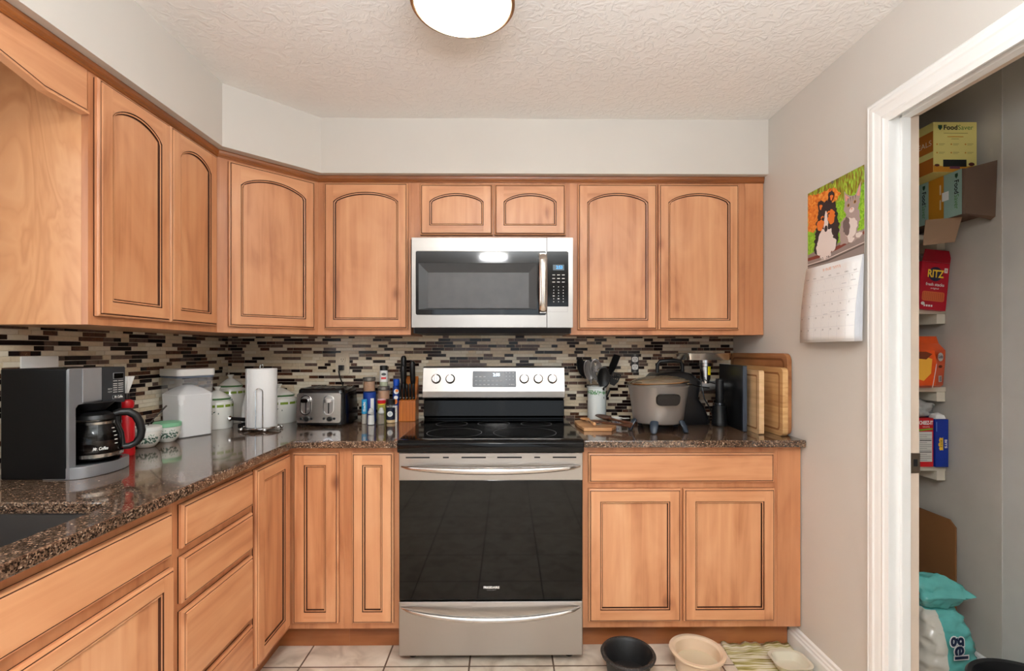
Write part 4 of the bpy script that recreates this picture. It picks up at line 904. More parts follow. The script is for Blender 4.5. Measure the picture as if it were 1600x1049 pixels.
def knife(loc, label, big, group=None):
    t = thing('steak_knife' if not big else 'kitchen_knife', label, 'knife', loc, group=group)
    t.rotation_euler = (math.radians(14 if not big else 10), 0, 0)
    b = MB(); w_, d_, h_ = (.0072, .009, .085) if not big else (.0145, .015, .125)
    pts = [(0, 0, 0), (0, -.001, h_*.15), (0, -.002, h_*.55), (0, .002, h_*.9), (0, .003, h_)]
    vs = []; N = 12
    for (x, y, z), k in zip(pts, (.8, .95, 1, 1.05, .6)):
        vs += [(x+w_*k*math.cos(2*PI*i/N), y+d_*k*math.sin(2*PI*i/N), z) for i in range(N)]
    fs = [(k*N+i, k*N+(i+1) % N, (k+1)*N+(i+1) % N, (k+1)*N+i) for k in range(4) for i in range(N)]+[tuple(range(N))[::-1], tuple(4*N+i for i in range(N))]
    b.add(vs, fs); b.build('handle', BLACK, t)
    b = MB(); b.box(-.001, .001, -.004, .006, -.05, 0); b.build('blade', STEEL, t, smooth=0)
    if not big:
        b = MB(); b.lathe([(0, -.0), (.003, .0), (.003, .002), (0, .002)], (0, 0, 0), 12); b.M = Matrix(); b.build('rivet', CHROME, t, loc=(0, -.0105, .012)).rotation_euler = (PI/2, 0, 0)
    return t
for k in range(5): knife((-.532-.034+.0172*k, 2.515+.013, CT+.1165), 'black-handled steak knife in the front row of the knife block', False, 'steak knives in the block')
knife((-.560, 2.583, CT+.222), 'largest black knife handle at the back left of the knife block', True)
knife((-.556, 2.552, CT+.172), 'black knife handle at the left, in front of the largest one, in the knife block', True)
knife((-.510, 2.565, CT+.195), 'black knife handle at the right of the knife block', True)

# ------------------------------------------------------------------ right counter: crock and utensils
t = thing('utensil_crock', 'pale white ceramic crock with green leaf band, holding black utensils', 'crock', (.472, 2.515, CT))
b = MB(); b.lathe([(0, 0), (.047, 0), (.049, .003), (.049, .175), (.053, .18), (.054, .186), (.05, .187), (.046, .18), (.046, .01), (0, .008)], seg=40); b.build('body', mat('pale_ceramic', (222, 230, 230), .25, coat=.3), t)
b = MB(); sprigs(b, lambda z: .049, .145, .165, 90, 12, 0, PI, 2*PI, .0042); b.build('leaf_band', mat('leaf_green_print', (70, 140, 80), .5), t, smooth=0)
UT_G = mat('grey_nylon', (112, 108, 106), .25, .3)
def utensil(kind, top, label, name, m_=BLACK, base=(.0, .0), roll=0, wid=.03, ln=.075):
    """top = offset of the head centre from the crock centre"""
    t = thing(name, label, 'utensil', (.472+base[0], 2.515+base[1], CT+.015))
    v = Vector(top)-Vector((base[0], base[1], .015)); L_ = v.length; zz = v.normalized(); yy = (Vector((0, 1, 0))-zz*zz.y).normalized(); xx = yy.cross(zz); t.rotation_euler = Matrix((xx, yy, zz)).transposed().to_euler()
    b = MB(); b.tube([(0, 0, 0), (0, 0, L_-ln*.9)], [.0055, .0045], 10); b.build('handle', m_, t)
    b = MB(); R = Matrix.Translation((0, 0, L_)) @ Matrix.Rotation(roll, 4, 'Z'); b.M = R
    if kind in ('spoon', 'slotted'):
        N, K = 20, 6; vs = [(0, .012, 0)]; 
        for k in range(1, K+1):
            q_ = k/K
            for i in range(N): a = 2*PI*i/N; vs.append((wid*q_*math.sin(a), .012*(1-q_*q_), ln/2*q_*-math.cos(a)*(1.0)))
        fs = [(0, 1+i, 1+(i+1) % N) for i in range(N)]+[(1+k*N+i, 1+(k+1)*N+i, 1+(k+1)*N+(i+1) % N, 1+k*N+(i+1) % N) for k in range(K-1) for i in range(N)]
        if kind == 'slotted': fs = [f for j, f in enumerate(fs) if not (len(f) == 4 and (j-N)//N in (1, 2) and (j-N) % N in (0, 1, 9, 10, 4, 14))]
        b.add(vs, fs); b.tube([(0, .0, -ln/2-.01), (0, .0, -ln/2+.006)], .0045, 8)
        b.build('head', m_, t, solid=.0022)
    else:
        pl = [(-wid*.55, -ln/2), (wid*.55, -ln/2), (wid, -ln*.1), (wid, ln/2), (-wid, ln/2*.9), (-wid, -ln*.1)]
        hs = [[(x-.0018, -ln*.02), (x+.0018, -ln*.02), (x+.0018, ln*.38), (x-.0018, ln*.38)][::-1] for x in ([-wid*.6, -wid*.2, wid*.2, wid*.6] if kind == 'slotturner' else [])]
        b.M = R @ Matrix(((1, 0, 0, 0), (0, 0, 1, 0), (0, 1, 0, 0), (0, 0, 0, 1))); b.prism([pl]+hs, -.0014, .0014); b.build('head', m_, t, smooth=0)
    return t
utensil('spoon', (-.078, .005, .285), 'black ladle-like spoon, leftmost in the crock', 'serving_spoon', BLACK, (.005, -.012), .5, .030, .105)
utensil('spoon', (-.046, -.030, .270), 'plain grey spoon second from left in the crock', 'serving_spoon', UT_G, (.0, -.030), .2, .028, .115)
utensil('slotted', (-.010, -.038, .275), 'grey slotted spoon standing in the crock', 'slotted_spoon', UT_G, (.016, -.032), .0, .031, .115)
utensil('spoon', (.026, -.052, .235), 'large black spoon at the front middle of the crock', 'serving_spoon', BLACK, (.03, -.018), .0, .034, .115)
utensil('turner', (.098, .040, .300), 'black spatula rising highest to the right out of the crock', 'spatula', BLACK, (-.016, .03), .5, .024, .115)
utensil('slotturner', (.092, -.010, .225), 'small black slotted turner tipping right out of the crock', 'slotted_turner', BLACK, (.005, .012), .0, .024, .070)
utensil('turner', (-.040, .045, .275), 'flat black turner behind the left spoons in the crock', 'turner', BLACKM, (-.016, .014), .0, .028, .10)

# wooden board with spoons and measuring scoop, left of the frying pot
OLIVE = wood('olive_wood', [(.3, (124, 76, 44)), (.42, (186, 132, 84)), (.6, (218, 170, 118)), (.8, (226, 186, 136))], scale=(8, 30, 8), rough=.45, blotch=.6)
DKW = wood('walnut_spoon', [(.3, (62, 36, 24)), (.6, (104, 62, 40)), (.8, (132, 84, 56))], scale=(10, 40, 10), rough=.4)
b = MB(); b.prism([[(0, 0), (.13, -.004), (.165, .06), (.16, .16), (.155, .26), (.04, .27), (-.01, .24), (-.012, .12)]], 0, .016)
o = b.build('olive_wood_board', OLIVE, smooth=0, bevel=.003, loc=(.352, 2.20, CT)); tag(o, 'small rough olive wood board lying flat beside the range', 'cutting board')
b = MB()
def woodspoon(name, p0, p1, label, m_, hr=.024, z0=CT+.017, zr=.006):
    p0 = Vector(p0); p1 = Vector(p1); v = p1-p0; L_ = v.length
    t = thing(name, label, 'utensil', tuple(p0), math.atan2(v.y, v.x)); el = math.asin(max(-1, min(1, v.z/L_))); t.rotation_euler = (0, -el, math.atan2(v.y, v.x))
    b = MB(); N, K = 20, 5; vs = [(0, 0, .002)]
    for k in range(1, K+1):
        q_ = k/K
        for i in range(N): a = 2*PI*i/N; vs.append((hr*1.35*q_*math.cos(a), hr*q_*math.sin(a), .002+.010*q_*q_))
    fs = [(0, 1+i, 1+(i+1) % N) for i in range(N)]+[(1+k*N+i, 1+(k+1)*N+i, 1+(k+1)*N+(i+1) % N, 1+k*N+(i+1) % N) for k in range(K-1) for i in range(N)]
    b.add(vs, fs); b.build('bowl', m_, t, solid=.004)
    b = MB(); b.tube([(hr*1.3, 0, .010), (L_*.5, 0, .010), (L_, 0, .009)], [.0065, .005, .0075], 10); b.build('handle', m_, t)
    return t
woodspoon('wooden_spoon', (.425, 2.30, CT+.020), (.56, 2.16, CT+.021), 'brown wooden spoon lying bowl-first on the small olive board', DKW, .03)
woodspoon('wooden_spoon', (.475, 2.36, CT+.036), (.575, 2.20, CT+.022), 'larger dark wooden spoon lying crosswise on the small olive board', DKW, .034)
woodspoon('wooden_spoon', (.50, 2.42, CT+.020), (.595, 2.235, CT+.020), 'dark reddish wooden spoon nearest the frying pot', mat('reddish_wood', (92, 46, 34), .4), .022)
woodspoon('wooden_spoon', (.39, 2.40, CT+.019), (.41, 2.24, CT+.019), 'thick pale wooden spatula with a rounded dark tip, on the olive board near the range', OLIVE, .024)
t = thing('measuring_scoop', 'small white measuring scoop with blue print beside the frying pot', 'scoop', (.552, 2.40, CT))
b = MB(); b.lathe([(0, 0), (.022, 0), (.026, .035), (.0275, .036), (.024, .033), (.020, .004), (0, .003)], seg=28); b.build('cup', WHITE, t)
b = MB(); b.box(.022, .062, -.006, .006, .030, .034); b.build('handle', WHITE, t, smooth=0, bevel=.001)
b = MB(); b.M = facing((.552, 2.4), .0256, .02); b.rect(-.010, -.006, -.008, .006, 0, 0); b.rect(-.003, .001, -.008, .006, 0, 0); b.rect(.004, .010, -.006, .0, 0, 0); b.build('lettering', mat('navy_print', (70, 80, 130), .5), t, smooth=0)

# frying pot
POT = mat('taupe_pot_enamel', (150, 142, 136), .3, .35, coat=.3)
t = thing('deep_fryer', 'round taupe electric frying pot on blue-black feet with glass lid', 'electric pot', (.714, 2.255, CT)); t['label'] = 'round taupe electric frying pot on blue-black feet'
b = MB(); b.lathe([(0, .030), (.085, .030), (.108, .038), (.116, .055), (.124, .12), (.138, .205), (.141, .209), (.138, .212), (.134, .207), (.120, .12), (.11, .05), (0, .04)], seg=64); b.build('pot', POT, t)
FT = mat('slate_blue_foot', (44, 54, 66), .35)
for k, a in enumerate((-115, -45, 35, 145, -165)):
    if k == 4: a = -172
    if k == 3: a = 110
    a = math.radians(a); c_, s_ = math.cos(a), math.sin(a); b = MB(); pts = [(.100, .052), (.116, .040), (.125, .020), (.128, .005)]
    M_ = Matrix(((c_, -s_, 0, 0), (s_, c_, 0, 0), (0, 0, 1, 0), (0, 0, 0, 1))); b.M = M_
    vs = []; N = 12
    for (r_, z), hw, hd in zip([(.104, .060), (.118, .048), (.132, .024), (.138, .004), (.137, .0)], (.012, .019, .018, .014, .008), (.006, .010, .011, .012, .010)):
        vs += [(r_+hd*math.cos(2*PI*i/N), hw*math.sin(2*PI*i/N), max(0, z)) for i in range(N)]
    fs = [(j*N+i, j*N+(i+1) % N, (j+1)*N+(i+1) % N, (j+1)*N+i) for j in range(4) for i in range(N)]+[tuple(range(N)), tuple(4*N+i for i in range(N))[::-1]]
    fs = [f[::-1] for f in fs]; b.add(vs, fs); b.build('foot', FT, t)
a = math.radians(-90); c_, s_ = math.cos(a), math.sin(a); b = MB()
vs = []; prf = rr(-.048, .050, .128, .180, .018, 4); N = len(prf)
for d in (.0, .028, .034):
    k = 1 if d < .03 else .9
    for u_, z in prf:
        an = a+u_*k/.135; R__ = .120+(z-.12)*.165+d+.0; vs.append((math.cos(an)*R__, math.sin(an)*R__, .154+(z-.154)*k))
fs = [(j*N+i, j*N+(i+1) % N, (j+1)*N+(i+1) % N, (j+1)*N+i) for j in range(2) for i in range(N)]+[tuple(2*N+i for i in range(N))]
b.add(vs, fs); b.build('handle', mat('brown_black_handle', (30, 26, 25), .35), t, smooth=40)
l = thing('pot_lid', 'domed glass lid with golden rim, tilted on the taupe frying pot', 'lid', (.738, 2.258, CT+.2135)); l.rotation_euler = (math.radians(0), math.radians(-3.2), 0); l.location = (.714, 2.255, CT+.2225)
b = MB(); b.lathe([(.136, .002), (.142, .0), (.144, .003), (.140, .006), (.136, .005)], seg=64, close=True); b.build('rim', mat('brass_steel_rim', (200, 184, 150), .2, 1), l)
b = MB(); b.lathe([(.137, .005), (.12, .014), (.09, .024), (.05, .030), (0, .032)], seg=64); b.build('glass_dome', mat('smoked_lid_glass', (150, 136, 112), .08, alpha=.55, coat=.6), l)
b = MB(); b.lathe([(0, .0325), (.012, .0325), (.010, .04), (.018, .043), (.017, .046), (0, .047)], seg=28); b.build('knob', BLACK, l) if False else None
w_ = MB(); w_.tube([(.815, 2.145, CT+.224), (.90, 2.22, CT+.206), (.965, 2.27, CT+.196)], .0028, 8)
o = w_.build('basket_handle', CHROME); tag(o, 'thin bright wire handle reaching right from the frying pot rim', 'wire handle')

# meat grinder behind the pot
t = thing('meat_grinder', 'black electric meat grinder with chrome feed tube and steel tray, behind the frying pot', 'meat grinder', (.87, 2.49, CT))
GB = mat('grinder_black', (20, 20, 22), .3)
b = MB()
prs = [(0, -.175, .150), (.02, -.180, .155), (.10, -.170, .135), (.16, -.165, .130), (.22, -.15, .125), (.255, -.09, .115), (.262, .0, .08)]
vs = []; 
lv = [(.0, -.15, .155, .10), (.012, -.155, .16, .105), (.09, -.145, .13, .10), (.13, -.145, .10, .10), (.215, -.145, .115, .095), (.255, -.11, .075, .085), (.268, -.03, .02, .07)]
N = 0
for z, xa, xb, hy in lv:
    o_ = rr(xa, xb, -hy, hy, min(.03, (xb-xa)/2.2), 4); N = len(o_); vs += [(x, y, z) for x, y in o_]
fs = [(j*N+i, j*N+(i+1) % N, (j+1)*N+(i+1) % N, (j+1)*N+i) for j in range(len(lv)-1) for i in range(N)]+[tuple(range(N))[::-1], tuple((len(lv)-1)*N+i for i in range(N))]
b.add(vs, fs); b.build('motor_housing', GB, t, smooth=45)
b = MB(); pts = [(-.085, 0, .245), (-.083, 0, .30), (-.072, 0, .318), (0, 0, .322), (.038, 0, .318), (.047, 0, .30), (.048, 0, .245)]; b.tube(pts, [.010, .009, .010, .012, .010, .009, .010], 12); b.build('carry_handle', BLACK, t, smooth=50)
b = MB(); b.lathe([(0, .10), (.026, .10), (.034, .105), (.034, .125), (.026, .13), (.026, .215), (.034, .22), (.034, .235), (0, .235)], (0, 0, .19), 32, axis='x'); b.M = Matrix(); b.build('grinding_head', mat('cast_aluminium', (175, 175, 175), .38, .8), t, loc=(0, -.02, 0))
b = MB(); b.lathe([(0, .20), (.024, .205), (.026, .225), (.026, .290), (.032, .293), (.033, .308), (.030, .310), (.030, .326), (0, .326)], (.160, -.02, 0), 36); b.build('feed_tube', mat('polished_aluminium', (196, 196, 198), .15, 1), t)
b = MB(); b.M = Matrix.Translation((.160, -.02, .27)); N = 6
vs = []; 
for i in range(N+1):
    a = -PI/2+.1+.75*i/N; vs += [(.0268*math.cos(a), .0268*math.sin(a), -.022), (.0268*math.cos(a), .0268*math.sin(a), .026)]
b.add(vs, [(2*i, 2*i+2, 2*i+3, 2*i+1) for i in range(N)]); b.build('warning_label', mat('yellow_label', (232, 214, 20), .5), t, smooth=0)
b = MB(); tx, ty = .150, -.02
lo = rr(tx-.112, tx+.108, ty-.078, ty+.078, .02, 4); hi = rr(tx-.122, tx+.116, ty-.086, ty+.086, .025, 4); n = len(lo)
vs = [(x, y, .327) for x, y in lo]+[(x, y, .360) for x, y in hi]+[(tx+(x-tx)*1.04, ty+(y-ty)*1.06, .361) for x, y in hi]
fs = [(j*n+i, j*n+(i+1) % n, (j+1)*n+(i+1) % n, (j+1)*n+i) for j in range(2) for i in range(n)]+[tuple(range(n))[::-1]]
b.add(vs, fs); tr = b.build('tray', mat('tray_steel', (205, 203, 200), .2, 1), t, smooth=30, solid=.0015)
b = MB(); b.tube([(.115, -.06, .20), (.125, -.08, .23), (.15, -.085, .215), (.19, -.08, .205), (.20, -.06, .23)], .003, 8); b.tube([(.118, -.06, .25), (.112, -.09, .20), (.122, -.1, .13), (.150, -.10, .085), (.175, -.09, .03), (.2, -.08, .006)], .0035, 8); b.build('power_cord', BLACK, t)

# black electric opener in its dock
t = thing('electric_corkscrew', 'tall slim black electric corkscrew standing in its round dock', 'corkscrew', (1.062, 2.375, CT))
b = MB(); b.lathe([(0, 0), (.036, 0), (.038, .006), (.037, .02), (.034, .03), (.034, .085), (.032, .10), (0, .10)], seg=36); b.build('dock', BLACK, t)
b = MB(); b.lathe([(.024, .1005), (.025, .108), (.024, .112), (0, .112)], seg=32); b.build('ring', mat('smoky_ring', (90, 92, 96), .2, .8), t)
b = MB(); b.lathe([(.018, .1125), (.0195, .13), (.0195, .215), (.018, .228), (.012, .234), (0, .235)], seg=32); b.build('grip', mat('soft_black_grip', (20, 20, 22), .45), t)

# boards leaning at the right wall
BAM = wood('bamboo', [(.3, (168, 122, 74)), (.5, (198, 154, 102)), (.7, (216, 176, 124))], scale=(14, 2, 60), rough=.45, blotch=.3)
BAMD = wood('acacia_board', [(.3, (128, 78, 42)), (.5, (166, 110, 66)), (.7, (190, 134, 86))], scale=(14, 3, 30), rough=.4, blotch=.5)
BAML = wood('pale_beech', [(.3, (196, 156, 110)), (.6, (222, 186, 142))], scale=(14, 2, 50), rough=.45, blotch=.3)
def board(name, label, near, far, H, T, m_, rad, groove=None, edge=None, tilt=0, mg=None):
    near = Vector(near); far = Vector(far); d = far-near; L_ = d.length
    t = thing(name, label, 'cutting board', (near.x, near.y, CT)); ang = math.atan2(d.y, d.x)
    # local: x along board, y = height, z = face normal towards the room (-x side)
    R = Matrix.Rotation(ang, 4, 'Z') @ Matrix(((1, 0, 0, 0), (0, 0, -1, 0), (0, 1, 0, 0), (0, 0, 0, 1)))
    # normal of local z = rotated -y ; flip to face -x
    F_ = Matrix.Rotation(ang, 4, 'Z') @ Matrix(((1, 0, 0, 0), (0, 0, 1, 0), (0, 1, 0, 0), (0, 0, 0, 1)))
    F_ = Matrix.Rotation(math.radians(tilt), 4, 'Y') @ F_
    b = MB(); b.M = F_; o_ = rr(0, L_, 0, H, rad, 6)
    if groove:
        a_, w_ = groove; g1 = rr(a_, L_-a_, a_, H-a_, rad*.8, 6); g2 = rr(a_+w_, L_-a_-w_, a_+w_, H-a_-w_, rad*.6, 6); n = len(o_)
        b.prism([o_], -T, 0, 0)
        b.M = F_ @ Matrix.Translation((0, 0, .0004)); b2 = MB(); b2.M = b.M
        vs = [(x, y, 0) for x, y in g1]+[(L_/2+(x-L_/2)*(1-w_/L_), H/2+(y-H/2)*(1-w_/H), -.0003) for x, y in g1]+[(x, y, 0) for x, y in g2]
        b2.add(vs, [(j*n+i, j*n+(i+1) % n, (j+1)*n+(i+1) % n, (j+1)*n+i) for j in range(2) for i in range(n)])
        b.build('board', m_, t, smooth=30, bevel=.004); b2.build('juice_groove', mg or BAMD, t, smooth=0)
    else:
        b.prism([o_], -T, 0, 0); b.build('board', m_, t, smooth=30, bevel=.002)
    if edge:
        b = MB(); b.M = F_; b.box(-.001, .012, .002, H-.002, -T-.001, .0012); b.build('edge_strip', edge, t, smooth=0, bevel=.002)
    return t
board('cutting_board', 'largest brown cutting board, flat against the right wall behind the others', (1.224, 2.072), (1.224, 2.60), .362, .020, BAMD, .035, (.022, .01), mg=mat('dark_groove', (120, 72, 40), .5))
board('cutting_board', 'medium bamboo cutting board with rounded corners, second from the wall', (1.194, 2.055), (1.196, 2.44), .300, .024, BAM, .022, (.022, .009), mg=mat('groove_shadow_wood', (150, 100, 58), .5))
board('cutting_board', 'small pale cutting board with long groove, between the black and the bamboo boards', (1.118, 2.105), (1.136, 2.42), .285, .022, BAML, .010, (.020, .007), mg=MATS['groove_shadow_wood'])
board('cutting_board', 'black cutting board with grey-blue front edge, nearest the corkscrew', (1.082, 2.175), (1.112, 2.49), .305, .016, mat('black_board', (16, 17, 19), .3), .003, None, mat('slate_edge', (58, 66, 78), .4))

# ------------------------------------------------------------------ calendar on the right wall
t = thing('wall_calendar', 'open wall calendar with dog and cat photo, hanging beside the doorway', 'calendar', (XR, 1.8, 1.62))
KM = Matrix(((0, 0, -1, XR-.006), (-1, 0, 0, 1.955), (0, 1, 0, 0), (0, 0, 0, 1)))   # x: towards the room's near side, y: up, z: into the room
KW, KT, KMID, KB = .312, 1.938, 1.628, 1.325
def grass_mat():
    m = bpy.data.materials.new('calendar_meadow'); m.use_nodes = True; n = m.node_tree; b = n.nodes['Principled BSDF']; L = n.links
    g = n.nodes.new('ShaderNodeNewGeometry'); mp = n.nodes.new('ShaderNodeMapping'); mp.inputs['Scale'].default_value = (1, 60, 14); L.new(g.outputs['Position'], mp.inputs[0])
    tx = n.nodes.new('ShaderNodeTexNoise'); tx.inputs['Scale'].default_value = 1.4; tx.inputs['Detail'].default_value = 5; tx.inputs['Distortion'].default_value = 1.5; L.new(mp.outputs[0], tx.inputs['Vector'])
    r = ramp(n, [(.3, (70, 84, 20)), (.45, (150, 120, 30)), (.55, (140, 190, 50)), (.7, (206, 220, 90))]); L.new(tx.outputs['Fac'], r.inputs[0]); L.new(r.outputs[0], b.inputs['Base Color']); b.inputs['Roughness'].default_value = .3; return m
CALM = [grass_mat(), marble_mat('autumn_orange', [(.3, (196, 84, 20)), (.5, (232, 132, 46)), (.7, (244, 176, 90))], 40, .3), marble_mat('lime_grass', [(.3, (96, 160, 30)), (.6, (160, 214, 60))], 50, .3),
        mat('tub_grey', (150, 138, 134), .4), mat('tub_rim', (130, 60, 50), .4), mat('fur_black', (38, 34, 44), .4), mat('fur_orange', (232, 124, 48), .4), mat('fur_white', (236, 226, 222), .4),
        mat('fur_grey', (176, 158, 154), .4), mat('fur_dark_grey', (112, 98, 98), .4), mat('ear_pink', (226, 160, 150), .4), mat('tub_dark', (92, 82, 78), .4), mat('amber', (190, 140, 60), .4), PAPER]
b = MB(); b.M = KM
b.prism([[(0, KMID), (KW, KMID), (KW, KT), (0, KT)]], 0, .0012, 13)
pg = b.build('photo_page', CALM, t, smooth=0, world=True)
b = MB()
layer = [0]
def poly(pts, mi, fuzz=0, seed=1):
    layer[0] += 1; rnd = random.Random(seed); out = []
    pp = [(p[0]*KW, KT-p[1]*(KT-KMID)) for p in pts]
    if fuzz:
        for i in range(len(pp)):
            (ax, ay), (bx, by) = pp[i], pp[(i+1) % len(pp)]; d = math.hypot(bx-ax, by-ay); k = max(1, int(d/.006)); nx, ny = (by-ay)/max(d, 1e-6), -(bx-ax)/max(d, 1e-6)
            for j in range(k): q_ = j/k; f_ = rnd.uniform(-1, 1)*fuzz; out.append((min(KW, max(0, ax+(bx-ax)*q_+nx*f_)), min(KT, max(KMID, ay+(by-ay)*q_+ny*f_))))
    else: out = pp
    b.M = KM @ Matrix.Translation((0, 0, .0013+.00006*layer[0])); b.flat(out, 0, mi)
def el(cx, cy, rx, ry, mi, fuzz=0, n=14, rot=0, seed=1): poly([(cx+rx*math.cos(2*PI*k/n)*math.cos(rot)-ry*math.sin(2*PI*k/n)*math.sin(rot), cy+rx*math.cos(2*PI*k/n)*math.sin(rot)+ry*math.sin(2*PI*k/n)*math.cos(rot)) for k in range(n)], mi, fuzz, seed)
poly([(0, 0), (0, 1), (1, 1), (1, 0)], 0)
poly([(0, .03), (0, .52), (.12, .56), (.3, .4), (.5, .3), (.62, .2), (.5, .08), (.25, .08)], 1, .004)
poly([(0, .5), (0, .85), (.2, .8), (.25, .5), (.1, .55)], 2, .003); poly([(.52, .28), (.75, .3), (1, .2), (1, .8), (.55, .85)], 2, .004)
poly([(0, .82), (.2, .79), (.5, .80), (1, .72), (1, 1), (0, 1)], 3); poly([(0, .90), (.25, .90), (.6, .86), (1, .78), (1, .745), (.6, .815), (.25, .855), (0, .86)], 4)
poly([(0, .975), (.4, .975), (1, .90), (1, .885), (.4, .955), (0, .955)], 11); poly([(0, .955), (.4, .945), (1, .875), (1, .868), (.4, .935), (0, .945)], 7)
# cat
poly([(.62, .82), (.60, .64), (.64, .54), (.72, .48), (.92, .48), (.93, .6), (.90, .72), (.99, .74), (.97, .80), (.85, .83)], 8, .004); el(.79, .66, .10, .12, 7, .004); el(.72, .62, .05, .12, 9, .005, seed=4)
el(.805, .40, .125, .115, 8, .003); poly([(.69, .36), (.68, .20), (.79, .30)], 8, .002); poly([(.86, .30), (.955, .16), (.94, .36)], 8, .002); poly([(.71, .33), (.70, .24), (.77, .30)], 10); poly([(.885, .31), (.94, .20), (.93, .33)], 10)
for q_ in (.74, .78, .82, .86): poly([(q_, .30), (q_+.015, .30), (q_+.01, .36)], 9)
el(.755, .385, .022, .020, 12); el(.86, .375, .022, .020, 12); el(.755, .385, .010, .016, 5); el(.86, .375, .010, .016, 5); el(.81, .455, .04, .03, 7); el(.81, .44, .013, .010, 10)
el(.80, .80, .05, .03, 7, .002); el(.92, .77, .05, .03, 7, .002)
# dog
poly([(.13, .84), (.16, .6), (.19, .42), (.24, .30), (.34, .22), (.45, .22), (.55, .30), (.58, .45), (.60, .62), (.58, .78), (.5, .84)], 5, .006); el(.36, .74, .15, .2, 7, .006); el(.24, .80, .06, .07, 7, .005); el(.50, .78, .06, .08, 7, .005, seed=6)
el(.265, .24, .055, .07, 5, .004); el(.46, .18, .055, .07, 5, .004, seed=3); el(.27, .26, .025, .035, 6, .003); el(.47, .2, .025, .035, 6, .003)
el(.36, .36, .11, .12, 5, .004); el(.265, .49, .07, .07, 6, .004); el(.47, .44, .065, .09, 6, .004); poly([(.36, .34), (.385, .34), (.41, .52), (.39, .60), (.34, .60), (.33, .50)], 7, .002)
el(.30, .40, .03, .018, 6); el(.42, .37, .03, .018, 6); el(.305, .41, .014, .013, 5); el(.425, .385, .014, .013, 5); el(.37, .56, .03, .04, 5)
el(.30, .90, .045, .03, 7, .002); el(.40, .895, .045, .03, 7, .002)
for q_ in (.28, .31, .39, .42): el(q_, .915, .008, .008, 5, n=8)
b.build('photo_image', CALM, pg, smooth=0, world=True)
for o in [b]: pass
# lower pages: a curling block of sheets
def sheet(off, z_off, curl, mi=0):
    b = MB(); N = 12; vs = []
    for i in range(N+1):
        q_ = i/N; z = KMID-.002-(KMID-KB)*q_; d = .003+off+curl*math.sin(q_*PI*.55)
        for k in range(5): x = KW*k/4; vs.append((x, z, d+.004*(k/4)*q_))
    fs = [(i*5+k, (i+1)*5+k, (i+1)*5+k+1, i*5+k+1) for i in range(N) for k in range(4)]; b.M = KM; b.add(vs, fs, mi); return b
for k, (of, cu) in enumerate(((.0, .002), (.001, .007), (.002, .012), (.003, .018))): sheet(of, 0, cu).build('page', mat('page_edge_white', (214, 216, 222), .7), t, smooth=40, world=True, solid=.0008)
b = sheet(.0045, 0, .026); b.build('month_page', mat('page_white', (236, 236, 236), .7), t, smooth=40, world=True, solid=.0006)
b = MB()
def onpage(x, q_):   # frame on the month page
    z = KMID-.002-(KMID-KB)*q_; d = .003+.0045+.026*math.sin(q_*PI*.55)+.004*(x/KW)*q_+.0008; s_ = .026*math.cos(q_*PI*.55)*PI*.55/(KMID-KB); M = Matrix.Translation((x, z, d)) @ Matrix.Rotation(math.atan(s_), 4, 'X'); return KM @ M
b.M = onpage(.16, .085); b.text('JUNE 2023', 0, 0, .022, 0, 1, width=.10)
for k, dn in enumerate(('SUN', 'MON', 'TUE', 'WED', 'THU', 'FRI', 'SAT')): b.M = onpage(.022+.0445*k, .165); b.text(dn, 0, 0, .007, 0, 0, width=.016)
dn = 1
for r_ in range(5):
    for k in range(7):
        if (r_ == 0 and k < 4) or dn > 30: continue
        b.M = onpage(.010+.0445*k, .225+.155*r_); b.text(str(dn), 0, 0, .009, 0, 0); dn += 1
for r_ in range(6):
    q_ = .195+.155*r_
    for k in range(7): b.M = onpage(.0445*k+.0215, min(q_, .98)); b.rect(-.022, .022, -.0003, .0003, 0, 2)
for k in range(1, 7):
    for j in range(10): q_ = .235+.08*j; b.M = onpage(.0445*k, min(q_, .93)); b.rect(-.0003, .0003, -.0121, .0121, 0, 2)
for x, q_ in ((.24, .27), (.285, .25), (.195, .60), (.225, .61), (.155, .62), (.25, .60)): b.M = onpage(x, q_+.03); b.rect(-.012, .012, -.001, .001, 0, 2)
b.build('lettering', [mat('ink_grey', (130, 130, 134), .6), mat('ink_peach', (232, 176, 150), .6), mat('ink_pale', (196, 198, 206), .6)], t, smooth=0, world=True)
b = MB(); b.M = KM; b.lathe([(0, .0075), (.005, .007), (.0055, .003), (.002, .0025), (.0015, -.005), (0, -.005)], (KW*.49, KT-.006, 0), 14); b.build('push_pin', mat('steel_pin', (150, 146, 140), .3, 1), t, world=True)

# ------------------------------------------------------------------ floor things
t = thing('pet_bowl', 'black rubber feeding bowl with worn rim on the floor', 'bowl', (.475, 1.873, 0))
b = MB(); b.lathe([(0, .0005), (.07, .0005), (.078, .006), (.090, .085), (.104, .088), (.107, .096), (.103, .102), (.094, .101), (.086, .092), (.074, .02), (0, .014)], seg=56, mi=[0, 0, 0, 1, 1, 1, 1, 0, 0, 0]); b.build('bowl', [mat('black_rubber', (28, 27, 27), .5, bump=.3), marble_mat('scuffed_black_rim', [(.45, (34, 32, 31)), (.62, (60, 54, 50)), (.72, (140, 126, 114))], 120, .6)], t)
t = thing('pet_bowl', 'beige ceramic feeding bowl with wide rim, holding water, on the floor', 'bowl', (.765, 1.912, 0))
b = MB(); b.lathe([(0, .0005), (.078, .0005), (.084, .006), (.088, .06), (.098, .072), (.108, .076), (.1085, .083), (.096, .083), (.086, .076), (.078, .02), (0, .012)], seg=56); b.build('bowl', mat('beige_ceramic', (214, 190, 162), .3, coat=.3), t)
b = MB(); b.lathe([(.0815, .034), (0, .034)], seg=48); b.build('water', mat('bowl_water', (202, 186, 158), .03, spec=.8), t, smooth=0)
